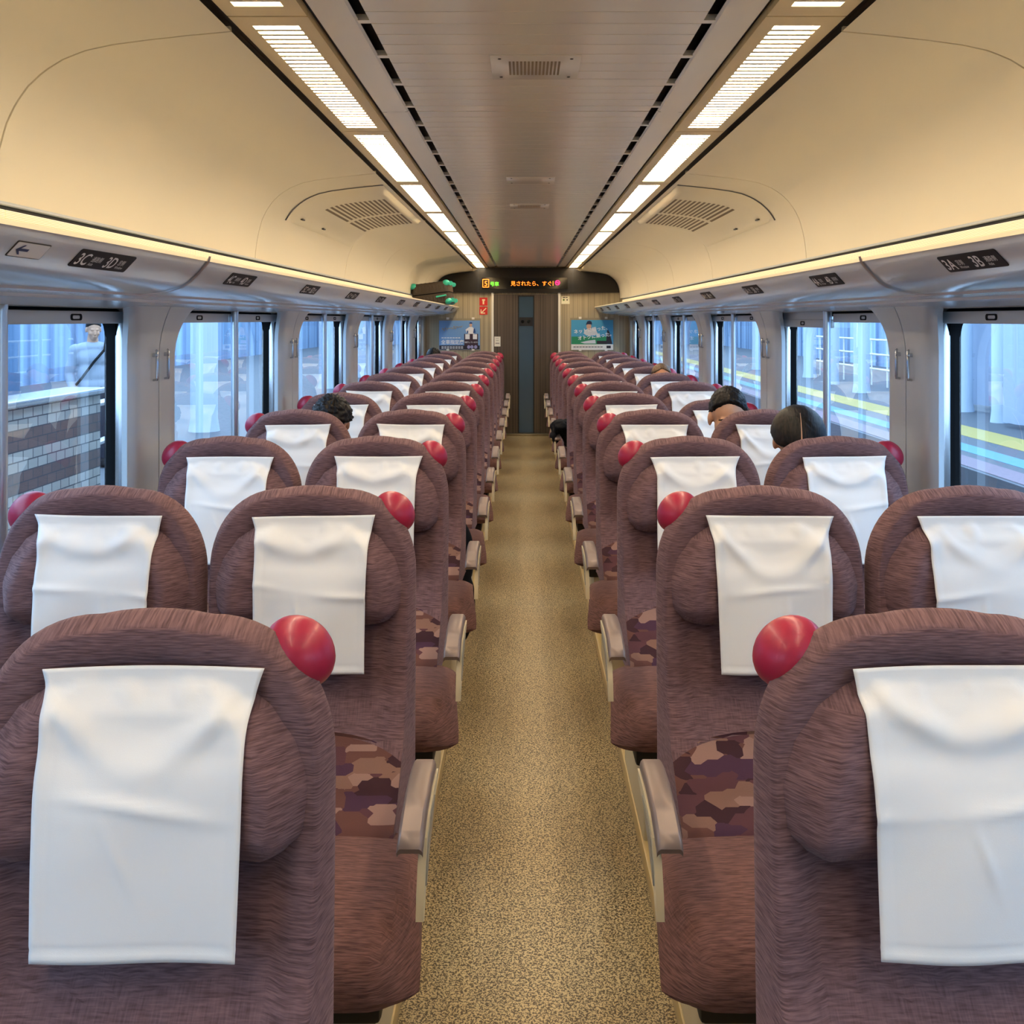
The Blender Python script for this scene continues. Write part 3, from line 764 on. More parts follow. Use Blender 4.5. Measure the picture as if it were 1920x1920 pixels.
# led sign
led_ = empty('led_display', W(984, 531, 0.07)); tag(led_, 'long black scrolling text display with orange characters above the door', 'display'); base = -Vector(led_.location)
mb = quad(MB(), 904, 521, 1064, 542, 0.078, 0.058); done(mb, 'screen', M['led_black'], led_, base, smooth=False)
px = Y1/F
lm = MB(); letter(lm, '見されたら、すぐ', W(957.5, 535.6, 0.0795), (1, 0, 0), (0, 0, 1), 9.7*px, bold=0.0006); quad(lm, 1036, 527.5, 1037.3, 536, 0.0795)
done(lm, 'orange_text', M['led_orange'], led_, base, smooth=False)
lm = MB(); a = W(906, 540, 0.0792)
for (x0, y0, x1, y1) in ((906, 523.5, 916.5, 525), (906, 538, 916.5, 539.5), (905, 524, 906.5, 539), (916, 524, 917.5, 539)): quad(lm, x0, y0, x1, y1, 0.0795)
letter(lm, '5', W(908.2, 536.5, 0.0795), (1, 0, 0), (0, 0, 1), 13*px, bold=0.0015)
done(lm, 'car_number', M['led_orange'], led_, base, smooth=False)
lm = MB(); letter(lm, '号車', W(919, 536, 0.0795), (1, 0, 0), (0, 0, 1), 8.5*px, bold=0.001); done(lm, 'green_text', M['led_green'], led_, base, smooth=False)
lm = MB(); c = W(1045, 530.5, 0.0795)
ring = lambda r: [(c.x + r*math.cos(2*PI*k/24), c.y, c.z + r*math.sin(2*PI*k/24)) for k in range(24)]
lm.loft([ring(4.8*px), ring(3.3*px)], True); R45 = [(-3.6, 2.6), (-2.6, 3.6), (3.6, -2.6), (2.6, -3.6)]
lm.add([(c.x + a*px, c.y, c.z + b*px) for a, b in R45], [(0, 1, 2, 3)])
lm.add([(c.x + a*px, c.y, c.z + b*px) for a, b in ((-2.6, -0.6), (2.6, -0.6), (2.6, 0.8), (-2.6, 0.8))], [(0, 1, 2, 3)])
done(lm, 'no_smoking_mark', M['led_pink'], led_, base, smooth=False)
# door
zf = 0.02
dr = MB(); a = W(926, 552); b = W(1046, 0)
dr.box((a.x, Y1 - 0.02, zf), (b.x, Y1 - 0.001, a.z))
door = struct(dr.build('door_1', M['door'], smooth=False), 'dark striped sliding end door')
g = MB(); g.box((W(973, 0).x, Y1 - 0.024, 0.03), (W(1000, 0).x, Y1 - 0.019, W(0, 556).z)); g.build('door_window', M['door_glass'], door, smooth=False)
g = MB()
for x in (971.5, 1000): g.box((W(x, 0).x, Y1 - 0.030, 0.03), (W(x + 1.5, 0).x, Y1 - 0.018, W(0, 554.5).z))
g.box((W(971.5, 0).x, Y1 - 0.030, W(0, 556.2).z), (W(1001.5, 0).x, Y1 - 0.018, W(0, 554.5).z)); g.build('window_border', M['black'], door, smooth=False)
g = quad(MB(), 974, 595, 999, 611, 0.034, 0.02); so = g.build('door_sensor', M['black'], door, smooth=False)
for pxx in (980, 991):
    q_ = W(pxx, 603, 0.035); MB().tube([q_, q_ + Vector((0, -0.006, 0))], 0.02, 14).build('sensor_lens', M['led_black'], so)
jm = MB()
for x0 in (921.8, 1046.5):
    jm.box((W(x0, 0).x, Y1 - 0.045, 0), (W(x0 + 4, 0).x, Y1, zb))
struct(jm.build('trim_21', mat('jamb_white', (226, 222, 208), 0.4), smooth=False), 'pale door jambs')
sl = MB().box((W(926, 0).x, Y1 - 0.14, 0.0), (W(1046, 0).x, Y1 - 0.0, 0.022), 0.004); struct(sl.build('trim_22', mat('sill_steel', (150, 136, 104), 0.3, metal=0.6)), 'metal door sill')
# signs
def disc(mb, cx, cy, rx, ry, o): mb.add([W(cx + rx*math.cos(2*PI*k/16), cy + ry*math.sin(2*PI*k/16), o) for k in range(16)], [tuple(range(16))])
def sign(name, px0, py0, px1, py1, m, label, cat, off=0.008):
    c = W((px0+px1)/2, (py0+py1)/2, 0); root = empty(name, (c.x, Y1, c.z)); tag(root, label, cat)
    mb = quad(MB(), px0, py0, px1, py1, off, 0.0005); mb.v = [tuple(Vector(p) - Vector(root.location)) for p in mb.v]; mb.build('sign_plate', m, root, smooth=False); return root
def on(root, mb, name, m): mb.v = [tuple(Vector(p) - Vector(root.location)) for p in mb.v]; return mb.build(name, m, root, smooth=False)
r = sign('extinguisher_sign', 899, 558, 914, 573, M['red'], 'upper red square sign with fire extinguisher symbol on end wall', 'sign')
mb = MB(); pp = [(904, 561), (909.5, 561), (909.5, 563.5), (908, 564.5), (908, 570.5), (905, 570.5), (905, 564.5), (904, 563.5)]
mb.add([W(a, b, 0.009) for a, b in pp], [tuple(range(8))]); on(r, mb, 'extinguisher_mark', M['sign_cream'])
r = sign('arrow_sign', 899, 575, 914, 590, M['red'], 'lower red square sign with a diagonal arrow on end wall', 'sign')
mb = MB(); mb.add([W(a, b, 0.009) for a, b in ((911, 577), (912.3, 578.3), (904, 586.6), (902.7, 585.3))], [(0, 1, 2, 3)])
mb.add([W(a, b, 0.0091) for a, b in ((901, 588), (901, 580), (903, 580), (903, 586), (909.5, 586), (909.5, 588))], [(0, 1, 2, 3), (0, 3, 4, 5)]); on(r, mb, 'arrow_mark', M['sign_cream'])
r = sign('lavatory_sign', 1052.5, 555.5, 1068, 570, mat('sign_pale', (238, 230, 196), 0.5), 'small pale sign with green dot right of the door', 'sign')
mb = MB()
c = W(1057, 562.3, 0.0095); mb.ell(c, (0.013, 0.001, 0.013), 14, 8); on(r, mb, 'green_dot', mat('sign_green', (104, 128, 44), 0.5))
mb = quad(MB(), 1055, 557, 1060, 558.6, 0.0095); quad(mb, 1061, 557, 1064, 558.6, 0.0095); disc(mb, 1063.3, 562.3, 1.3, 1.3, 0.0095); on(r, mb, 'printed_marks', M['dark_line'])
r = sign('notice', 927, 631, 938.5, 649.5, M['white'], 'small white notice on the left edge of the dark door', 'notice', 0.026)
mb = quad(MB(), 929, 643, 936.5, 644, 0.0275); quad(mb, 930, 634.5, 935, 635, 0.0275); quad(mb, 930, 638, 935, 638.5, 0.0275); on(r, mb, 'printed_lines', M['dark_line'])
# posters
def poster(px0, py0, px1, py1, label):
    c = W((px0+px1)/2, (py0+py1)/2); root = empty('hanging_poster', (c.x, Y1, c.z)); tag(root, label, 'poster')
    mb = quad(MB(), px0 - 2, py0 - 4, px1 + 2, py1 + 1.5, 0.012, 0.0005); on(root, mb, 'poster_holder', mat('poster_frame_grey', (150, 138, 112), 0.4) if 'poster_frame_grey' not in bpy.data.materials else bpy.data.materials['poster_frame_grey'])
    mb = MB()
    for a in (px0 + (px1-px0)*0.18, px0 + (px1-px0)*0.80):
        quad(mb, a, py0 - 6, a + 5, py0 - 2, 0.018, 0.01); quad(mb, a, py1 - 1, a + 5, py1 + 2, 0.018, 0.01)
    on(root, mb, 'poster_clip', M['white']); return root
def pol(mb, pts, o): mb.add([W(a, b, o) for a, b in pts], [tuple(range(len(pts)))])
ink = lambda name, c: bpy.data.materials.get(name) or mat(name, c, 0.35)
r = poster(823.5, 601, 900, 655.5, 'blue poster with white-shirted ball player and suitcases, left of the door')
on(r, quad(MB(), 823.5, 601, 900, 655.5, 0.0135), 'poster_sheet', ink('ink_skyblue', (116, 158, 204)))
on(r, quad(MB(), 824, 647.5, 899.5, 655.2, 0.0145), 'printed_base_band', ink('ink_dark', (40, 30, 36)))
mb = MB(); pol(mb, [(876, 616), (880, 613), (886, 613), (890, 617), (889, 626), (877, 626)], 0.0145); pol(mb, [(873, 618), (877, 615), (877, 620), (875, 624)], 0.0146); on(r, mb, 'printed_shirt', ink('ink_white', (232, 232, 232)))
mb = MB(); disc(mb, 882.8, 609.5, 2.6, 3.6, 0.0146); on(r, mb, 'printed_face', ink('ink_skin', (206, 166, 142)))
mb = MB(); pol(mb, [(880, 607), (880.6, 604.6), (883, 604), (885.4, 604.8), (885.6, 607)], 0.0148); pol(mb, [(888.5, 616), (890.5, 616), (892, 624), (887, 625)], 0.0148); pol(mb, [(875.5, 620), (878, 620), (878, 625), (876, 625)], 0.0148); on(r, mb, 'printed_cap', ink('ink_navy', (34, 72, 130)))
mb = MB(); quad(mb, 870.5, 626, 896.5, 648, 0.0147); on(r, mb, 'printed_suitcases', ink('ink_maroon', (62, 36, 46)))
mb = MB(); quad(mb, 872.5, 626.5, 880.8, 636, 0.0156); quad(mb, 886.8, 626.5, 894.6, 636, 0.0156)
letter(mb, '全車指定席', W(827, 644.5, 0.0156), (1, 0, 0), (0, 0, 1), 8.6*px, bold=0.0012); letter(mb, 'で運行しています。', W(868.5, 643, 0.0158), (1, 0, 0), (0, 0, 1), 3.4*px, bold=0.0003)
[quad(mb, 828 + 5.2*k, 632.6, 832 + 5.2*k, 634.2, 0.0156) for k in range(7)]; [quad(mb, 828 + 5.2*k, 649.6 + 2.6*j, 832 + 5.2*k, 650.8 + 2.6*j, 0.0156) for k in range(8) for j in range(2)]; on(r, mb, 'white_text', ink('ink_white', (232, 232, 232)))
mb = MB(); mb.tube([W(829 + 38*k/60, 618 - 6*k/60 - 3.2*math.sin(k*0.75)*(0.6 + 0.4*math.sin(k*0.21)), 0.0146) for k in range(61)], 0.0035, 6); on(r, mb, 'gold_script', ink('ink_gold', (182, 160, 104)))
mb = MB()
for q, cc in ((879, 0), (885, 0), (892, 0)): disc(mb, q, 650.5, 3, 3.4, 0.0157)
on(r, mb, 'printed_badges', ink('ink_lilac', (150, 148, 190)))
r = poster(1071, 600, 1149.5, 656, 'green and blue poster with ball player and bold white text, right of the door')
on(r, quad(MB(), 1071, 600, 1149.5, 646, 0.0135), 'poster_sheet', ink('ink_cyan', (70, 158, 200)))
on(r, quad(MB(), 1071.5, 631, 1138, 645.5, 0.0143), 'printed_field', ink('ink_green', (38, 140, 92)))
on(r, quad(MB(), 1071, 645.5, 1149.5, 656, 0.0145), 'printed_base_band', ink('ink_paper', (226, 224, 216)))
mb = MB(); pol(mb, [(1094, 625), (1098, 618), (1103, 616), (1110, 616), (1118, 620), (1121, 626), (1116, 628), (1100, 629)], 0.0146); pol(mb, [(1088, 642), (1100, 639), (1116, 637), (1117, 644), (1096, 644)], 0.0146); on(r, mb, 'printed_shirt', ink('ink_shirt', (206, 212, 216)))
mb = MB(); disc(mb, 1104, 612, 4.6, 6.2, 0.0148); on(r, mb, 'printed_face', ink('ink_skin', (206, 166, 142)))
mb = MB(); pol(mb, [(1098, 609), (1101, 602.5), (1105, 601.3), (1109, 603), (1110, 608.5), (1103, 608)], 0.015); on(r, mb, 'printed_cap', ink('ink_capnavy', (20, 40, 74)))
mb = MB(); pol(mb, [(1136, 645), (1138, 620), (1140, 618), (1143, 624), (1148, 645)], 0.0148); quad(mb, 1119, 639, 1138, 645, 0.0149); on(r, mb, 'printed_figure', ink('ink_dark', (40, 30, 36)))
mb = MB(); letter(mb, 'ネットに振った、', W(1076, 625.5, 0.0158), (1, 0, 0.13), (-0.13, 0, 1), 8.6*px, bold=0.0014); letter(mb, 'オトクに乗った。', W(1083.5, 637.5, 0.0158), (1, 0, 0.13), (-0.13, 0, 1), 8.6*px, bold=0.0014); on(r, mb, 'white_text', ink('ink_white', (232, 232, 232)))
mb = MB(); [quad(mb, 1075 + 5.6*k, 649.8, 1079.4 + 5.6*k, 651, 0.0158) for k in range(10)]; quad(mb, 1137, 648, 1145, 653, 0.0158); on(r, mb, 'small_text', ink('ink_dark', (40, 30, 36)))
# ================================================================== PASSENGERS
def remesh(mb, voxel, name, m, smooth=4, parent=None, disp=None):
    o = bpy.data.objects.new(name, mb.mesh(name, m)); COL.objects.link(o)
    r = o.modifiers.new('r', 'REMESH'); r.mode = 'VOXEL'; r.voxel_size = voxel; r.use_smooth_shade = True
    s = o.modifiers.new('s', 'SMOOTH'); s.iterations = smooth; s.factor = 0.5
    bpy.context.view_layer.update(); dg = bpy.context.evaluated_depsgraph_get()
    me = bpy.data.meshes.new_from_object(o.evaluated_get(dg)); old = o.data; o.modifiers.clear(); o.data = me; bpy.data.meshes.remove(old)
    if not me.materials: me.materials.append(m)
    for p in me.polygons: p.use_smooth = True
    if disp:
        me.update(); nn = [v.normal.copy() for v in me.vertices]
        for v, n_ in zip(me.vertices, nn): v.co += n_*disp(v.co)
    o.parent = parent; return o
def head_prims(mb, T, ears=True, k=1.0):
    E = lambda c, r, rot=None: mb.ell(T @ (Vector(c)*k), [q*k for q in r], 18, 12, (T.to_3x3() @ rot) if rot else T.to_3x3())
    E((0, 0.012, 0.030), (0.073, 0.093, 0.086)); E((0, -0.022, -0.030), (0.061, 0.070, 0.084)); E((0, -0.040, -0.088), (0.040, 0.044, 0.032))
    E((0, -0.092, -0.022), (0.012, 0.020, 0.026)); E((0, -0.104, -0.036), (0.015, 0.012, 0.010)); E((0, -0.078, 0.016), (0.052, 0.012, 0.009))
    E((0.036, -0.066, -0.034), (0.022, 0.018, 0.022)); E((-0.036, -0.066, -0.034), (0.022, 0.018, 0.022))
    E((0, -0.090, -0.064), (0.022, 0.009, 0.006)); E((0, -0.088, -0.074), (0.019, 0.009, 0.007))
    if ears:
        for s in (1, -1): E((s*0.077, 0.012, -0.012), (0.011, 0.021, 0.033))
def haircap(T, m, parent, front=62, side=96, back=128, bump=0.004, k=1.0, rad=(0.082, 0.102, 0.096), seed=1, spikes=10, fx=1.0):
    mb = MB(); nt, npn = 26, 64; c = Vector((0, 0.013, 0.030)); outer = []; inner = []
    for i in range(nt + 1):
        ro, ri = [], []
        for j in range(npn):
            ph = 2*PI*j/npn            # ph = 0 -> +x, -pi/2 -> face
            fr = max(0, -math.sin(ph)); bk = max(0, math.sin(ph)); lim = side + (front - side)*fr**1.3 + (back - side)*bk**0.8
            lim += 4*noise.noise(Vector((math.cos(ph)*3, math.sin(ph)*3, seed)))
            th = math.radians(lim)*i/nt + 1e-4
            d = Vector((math.sin(th)*math.cos(ph), math.sin(th)*math.sin(ph), math.cos(th)))
            b = bump*(noise.noise(d*spikes + Vector((seed, 0, 0))) + 0.6*noise.noise(Vector((math.cos(ph)*spikes*2, math.sin(ph)*spikes*2, th*2 + seed))))
            taper = min(1, (nt - i)/2.5)*0.012
            p = Vector((d.x*(rad[0] - 0.012 + taper + b)*fx, d.y*(rad[1] - 0.012 + taper + b), d.z*(rad[2] - 0.012 + taper + b)))
            ro.append((c + p)*k); ri.append((c + Vector((d.x*0.066, d.y*0.085, d.z*0.078)))*k)
        outer.append(ro); inner.append(ri)
    mb.loft(outer); mb.loft(inner); mb.loft([outer[-1], inner[-1]])
    o = mb.build('hair', m, parent, angle=180); o.matrix_basis = T; return o
def passenger(label, base, head, pitch, yaw, top_m, pants_m, hair_kw, k=1.0, hip=0.53, eyes=True, skin=None):
    """seated, facing -y; base = floor point under the hips, head = world centre of the skull"""
    root = empty('person', base); tag(root, label, 'person'); b0 = Vector(base)
    hd = Vector(head) - b0
    T = Matrix.Translation(hd) @ Matrix.Rotation(math.radians(yaw), 4, 'Z') @ Matrix.Rotation(math.radians(pitch), 4, 'X')
    neck0 = T @ (Vector((0, 0.035, -0.075))*k); shz = hd.z - 0.235*k
    sh = Vector((hd.x*0.35, min(0.06, hd.y + 0.10), shz)); hipc = Vector((0, -0.02, hip))
    body = MB(); head_prims(body, T, True, k)
    body.tube([T @ (Vector((0, 0.012, -0.03))*k), neck0, (sh.x, sh.y, sh.z + 0.045)], [0.052*k, 0.050*k, 0.060*k], 14)
    def torso(mb, g):
        mid = (sh + hipc)/2
        for c, r in ((sh + Vector((0, 0, -0.02)), (0.165, 0.085, 0.06)), (sh + Vector((0, 0, -0.12)), (0.168, 0.108, 0.12)), (mid, (0.155, 0.110, 0.16)), (hipc + Vector((0, 0, 0.05)), (0.165, 0.125, 0.12)), (hipc, (0.165, 0.13, 0.09))):
            mb.ell(c, [q + g for q in r], 18, 12)
    arms = {}
    def limbs_top(mb, g, full):
        for s in (1, -1):
            a = sh + Vector((s*0.165, 0, -0.03)); e = Vector((sh.x + s*0.205, sh.y - 0.10, max(hip + 0.16, shz - 0.27))); w = Vector((s*0.085, -0.30, hip + 0.115))
            arms[s] = (a, e, w); wr = w if full else e + (w - e)*0.9
            mb.tube([a, a + (e - a)*0.5, e], [0.052 + g, 0.047 + g, 0.041 + g], 12); mb.tube([e, e + (wr - e)*0.4, wr], [0.041 + g, 0.039 + g, 0.028 + g], 12); mb.ell(a, [0.055 + g]*3, 12, 8)
    def legs(mb, g, full):
        for s in (1, -1):
            h = hipc + Vector((s*0.085, -0.02, -0.005)); kn = Vector((s*0.10, -0.385, hip - 0.02)); an = Vector((s*0.095, -0.36, 0.085))
            mb.tube([h, h + (kn - h)*0.5, kn], [0.082 + g, 0.072 + g, 0.055 + g], 14); mb.ell(kn, [0.055 + g]*3, 12, 8)
            mb.tube([kn, kn + (an - kn)*0.35, an], [0.052 + g, 0.052 + g, 0.036 + g], 12)
            if full: mb.ell((s*0.095, -0.41, 0.045), (0.042, 0.11, 0.042), 14, 8)
    torso(body, 0); limbs_top(body, 0, True); legs(body, 0, True)
    for s in (1, -1):           # hands on the lap : palm, four fingers, thumb
        w = arms[s][2]; d = Vector((-s*0.45, -0.85, -0.28)).normalized(); sd = Vector((0.85, -0.45*s*1, 0)).normalized()*s
        pc = w + d*0.055; body.ell(pc, (0.038, 0.045, 0.018), 14, 8); body.tube([w, pc], [0.026, 0.030], 10)
        for q, L in ((-1.5, 0.060), (-0.5, 0.074), (0.5, 0.078), (1.5, 0.070)):
            r0 = pc + d*0.035 + sd*q*0.018; m1 = r0 + d*L*0.5 + Vector((0, 0, 0.004)); m2 = r0 + d*L*0.85 + Vector((0, 0, -0.018)); body.tube([r0, m1, m2], [0.0095, 0.009, 0.0078], 8)
        t0 = pc - d*0.01 - sd*0.034*1; body.tube([t0, t0 - sd*0.02 + d*0.025, t0 - sd*0.018 + d*0.052], [0.011, 0.010, 0.008], 8)
    bd = remesh(body, 0.0065, 'body', skin or M['skin'], 3, root)
    tp = MB(); torso(tp, 0.012); limbs_top(tp, 0.012, False); tp.tube([(sh.x, sh.y, sh.z), (sh.x, sh.y, sh.z + 0.05)], [0.085, 0.066], 14)
    remesh(tp, 0.009, 'shirt', top_m, 4, root, lambda p: 0.004*noise.noise(p*14))
    pn = MB(); legs(pn, 0.011, False); pn.ell(hipc, (0.172, 0.138, 0.085), 16, 10); remesh(pn, 0.009, 'trousers', pants_m, 4, root, lambda p: 0.004*noise.noise(p*12))
    sm = MB()
    for s in (1, -1): sm.ell((s*0.095, -0.412, 0.042), (0.050, 0.122, 0.045), 16, 8)
    for s in (1, -1):
        q = MB(); q.ell((s*0.095, -0.412, 0.044), (0.050, 0.122, 0.044), 16, 8); q.build('shoe', M['rubber'], root)
    haircap(T, parent=root, k=k, **hair_kw)
    if eyes:
        for s in (1, -1):
            e = MB(); e.ell((s*0.031*k, -0.077*k, -0.003*k), (0.0125*k, 0.008*k, 0.006*k), 12, 8); eo = e.build('eye', M['eyewhite'], root); eo.matrix_basis = T
            e = MB(); e.ell((s*0.031*k, -0.0825*k, -0.004*k), (0.0055*k, 0.004*k, 0.0055*k), 12, 8); i_ = e.build('iris', M['eye'], eo)
            e = MB(); e.tube([(s*0.014*k, -0.090*k, 0.017*k), (s*0.032*k, -0.089*k, 0.022*k), (s*0.050*k, -0.078*k, 0.016*k)], [0.003*k, 0.0045*k, 0.002*k], 8); b_ = e.build('eyebrow', M['hair_black'], root); b_.matrix_basis = T
            e = MB(); e.tube([(s*0.018*k, -0.083*k, 0.001*k), (s*0.031*k, -0.087*k, 0.005*k), (s*0.045*k, -0.079*k, 0.000)], [0.002*k, 0.0028*k, 0.002*k], 8); l_ = e.build('eyelid', M['eye'], root); l_.matrix_basis = T
        e = MB(); e.tube([(-0.022*k, -0.093*k, -0.069*k), (0, -0.099*k, -0.068*k), (0.022*k, -0.093*k, -0.069*k)], [0.002*k, 0.004*k, 0.002*k], 8); l_ = e.build('lips', M['lips'], root); l_.matrix_basis = T
    return root, T
M['eyewhite'] = mat('eye_white', (225, 218, 208), 0.25); M['lips'] = mat('lips', (160, 98, 84), 0.5)
def clothm(name, rgb): 
    m = mat(name, rgb, 0.85, spec=0.2); n = NT(m); n.bump(n.noise(n.coords((300, 300, 300)), 1.0, 2), 0.25, 0.001); return m
M['olive'] = clothm('olive_shirt', (78, 72, 46)); M['blackcloth'] = clothm('black_cloth', (18, 18, 22)); M['navycloth'] = clothm('navy_trousers', (34, 38, 52)); M['greycloth'] = clothm('grey_shirt', (120, 124, 132)); M['whiteshirt'] = clothm('white_shirt', (158, 168, 182))
def head_at(px, py_top, d, topoff):
    """skull centre whose top shows at py_top"""
    p = P(px, py_top, d); p.z -= topoff; return p
SEATC = UC + CC
def sp(side, row): return (-SEATC if side == 'left' else SEATC, D0 + PITCH*(row - 1) - 0.50, 0)
h = head_at(1365, 726, 4.50, 0.143)
passenger('man with short black hair facing the camera, seated by the right window', sp('right', 5), h, 15, -5, M['olive'], M['navycloth'], dict(m=M['hair_black'], front=53, side=100, back=125, bump=0.006, spikes=14, rad=(0.083, 0.103, 0.106)), 1.08)
h = head_at(1496, 765, 3.68, 0.138)
r_, T_ = passenger('woman bowing her head with parted black hair, seated by the right window', sp('right', 4), h, 46, -10, M['blackcloth'], M['blackcloth'], dict(m=M['hair_black'], front=66, side=92, back=150, bump=0.0014, spikes=9, rad=(0.098, 0.116, 0.103), seed=5), 1.08)
pm = MB(); rows = []
for i in range(13):
    th = math.radians(10 - 76*i/12); wd = 0.0006 + 0.0024*(i/12)
    rows.append([Vector((sx*wd, 0.013 + 0.1182*math.sin(th), 0.030 + 0.1054*math.cos(th)))*1.08 for sx in (-1, 0, 1)])
pm.loft(rows, False); po = pm.build('hair_parting', M['skin'], r_); po.matrix_basis = T_
h = head_at(622, 741, 4.72, 0.145)
passenger('person with tousled black hair, seated by the left window', sp('left', 5), h, 30, 20, M['greycloth'], M['navycloth'], dict(m=M['hair_black'], front=70, side=100, back=140, bump=0.014, spikes=8, rad=(0.094, 0.112, 0.106), seed=9), 1.06, eyes=True)
h = head_at(1240, 685, 7.55, 0.112)
passenger('person with thin grey-brown hair just showing over a seat, right side', sp('right', 8), h, 24, 0, M['greycloth'], M['navycloth'], dict(m=M['hair_brown'], front=26, side=80, back=125, bump=0.003, spikes=8), 1.0, skin=mat('skin_warm', (216, 150, 108), 0.5))
h = head_at(813, 654.5, 11.42, 0.116)
passenger('dark-haired person far off by the left window near the end wall', sp('left', 12), h, 22, 0, M['greycloth'], M['navycloth'], dict(m=M['hair_black'], front=64, side=100, back=140, bump=0.006, spikes=8, rad=(0.088, 0.108, 0.100), seed=3), 1.0)

# ================================================================== COATS, SUITCASE
def draped(name, mb, m, label, cat, amp=0.012, fr=11, voxel=0.009):
    o = remesh(mb, voxel, name, m, 3, None, lambda p: amp*noise.noise(p*fr) + amp*0.5*noise.noise(p*fr*2.3)); tag(o, label, cat); return o
r5 = D0 + PITCH*4
y5 = r5 - 0.80
mb = MB(); mb.ell((-0.365, y5, 0.20), (0.112, 0.085, 0.205), 20, 14); mb.ell((-0.368, y5, 0.42), (0.108, 0.080, 0.20), 20, 14); mb.ell((-0.365, y5 - 0.05, 0.22), (0.085, 0.065, 0.13), 16, 10)
bag = remesh(mb, 0.009, 'black_bag', M['blackcloth'], 4, None, lambda p: 0.006*noise.noise(p*12)); tag(bag, 'tall black bag standing before an aisle seat in the fifth row, left of the aisle', 'bag')
st = MB(); st.tube([(-0.33, y5, 0.60), (-0.325, y5, 0.645), (-0.36, y5, 0.665), (-0.40, y5, 0.645), (-0.40, y5, 0.60)], 0.010, 8); st.build('bag_handle', M['rubber'], bag)
bx_ = MB(); r8 = D0 + PITCH*7; cx = 0.275
bx_.ell((cx - 0.02, r8 - 0.47, 0.655), (0.075, 0.15, 0.055), 18, 10); bx_.ell((cx + 0.05, r8 - 0.42, 0.60), (0.07, 0.14, 0.10), 14, 10); bx_.ell((cx + 0.10, r8 - 0.42, 0.53), (0.10, 0.14, 0.06), 14, 10); bx_.ell((cx - 0.065, r8 - 0.52, 0.60), (0.03, 0.07, 0.075), 12, 8)
draped('black_jacket', bx_, M['blackcloth'], 'black jacket bundled over an aisle armrest on the right', 'jacket', 0.02, 16)
# suitcase lying on the left rack
M['case'] = mat('suitcase_brown', (72, 58, 44), 0.4); M['teal'] = mat('suitcase_teal', (60, 196, 166), 0.45)
sc = empty('suitcase', (-1.02, 10.42, 1.664)); sc.rotation_euler = (0, math.radians(-7), 0); tag(sc, 'dark brown suitcase with teal corners lying on the left luggage rack', 'suitcase')
def half(z0, z1, name):
    mb = MB(); ring = lambda sx, sy, z: [(sx*p[0], sy*p[1], z) for p in rrect(-1, 1, -1, 1, 0.22, 6)]
    rg = [ring(0.19, 0.285, z0), ring(0.202, 0.297, z0 + 0.012), ring(0.205, 0.30, z0 + 0.03), ring(0.205, 0.30, z1 - 0.004), ring(0.20, 0.295, z1)]
    if name == 'upper_shell': rg = [ring(0.20, 0.295, z0), ring(0.205, 0.30, z0 + 0.004), ring(0.205, 0.30, z1 - 0.03), ring(0.202, 0.297, z1 - 0.012), ring(0.19, 0.285, z1)]
    mb.loft(rg, True, True, True); o = mb.build(name, M['case'], sc, angle=30)
    rb = MB()
    for q in range(7):
        x = -0.14 + 0.28*q/6; zz = z1 if name == 'upper_shell' else z0
        rb.box((x - 0.009, -0.25, zz - 0.004), (x + 0.009, 0.25, zz + 0.004), 0.003)
        if 1: 
            y = -0.3012
    for q in range(9):
        x = -0.15 + 0.30*q/8; rb.box((x - 0.007, -0.304, z0 + 0.03), (x + 0.007, -0.296, z1 - 0.03), 0.002)
    rb.build('shell_rib', M['case'], o)
    zc = z1 - 0.022 if name == 'upper_shell' else z0 + 0.022
    for sx in (1, -1):
        for sy in (1, -1):
            c = MB(); c.ell((sx*0.175, sy*0.27, zc), (0.042, 0.042, 0.034), 14, 10); c.build('corner_guard', M['teal'], o)
    return o
lo = half(0.0, 0.118, 'lower_shell'); up = half(0.122, 0.24, 'upper_shell')
z_ = MB(); z_.loft([[(sx*p[0], sx*1.46*p[1], z) for p in rrect(-1, 1, -1, 1, 0.22, 6)] for sx, z in ((0.203, 0.114), (0.208, 0.116), (0.208, 0.124), (0.203, 0.126))], True); z_.build('zip_seam', M['rubber'], sc)
hn = MB(); hn.tube([(0.06, -0.30, 0.08), (0.06, -0.328, 0.08), (0.16, -0.328, 0.085), (0.16, -0.30, 0.085)], 0.009, 10); hn.build('carry_handle', M['teal'], sc)
for y in (-0.22, 0.22):
    for z in (0.03, 0.21):
        wb = MB(); wb.tube([(0.222, y - 0.012, z), (0.222, y + 0.012, z)], 0.024, 14); wb.build('wheel', M['teal'], sc)

# ================================================================== STATION OUTSIDE
def sm(name, rgb, rough=0.7, **kw): return mat(name, rgb, rough, **kw)
def S(mb, name, m, label=None, **kw):
    o = mb.build(name, m, None, **kw); struct(o, label); return o
S(MB().box((-14, -8, -1.5), (14, 60, -1.15)), 'ground', sm('track_ballast', (62, 58, 56), 0.95), 'dark track bed', smooth=False)
S(MB().box((-12, -8, -1.15), (-1.62, 60, -0.08)), 'platform_left', sm('platform_grey', (88, 92, 98), 0.6), 'platform beside the left windows', smooth=False)
S(MB().box((4.75, -8, -1.15), (12, 60, -0.08)), 'platform_right', bpy.data.materials['platform_grey'], 'platform across the track on the right', smooth=False)
for i, (a, b, c, nm) in enumerate(((4.76, 5.10, (132, 114, 124), 'pink'), (5.28, 5.60, (96, 146, 164), 'light blue'), (5.98, 6.55, (182, 162, 84), 'yellow'))):
    S(MB().box((a, -8, -0.08), (b, 60, -0.076)), f'trim_{30+i}', sm('line_' + nm.replace(' ', '_'), c, 0.6), f'{nm} line along the right platform edge', smooth=False)
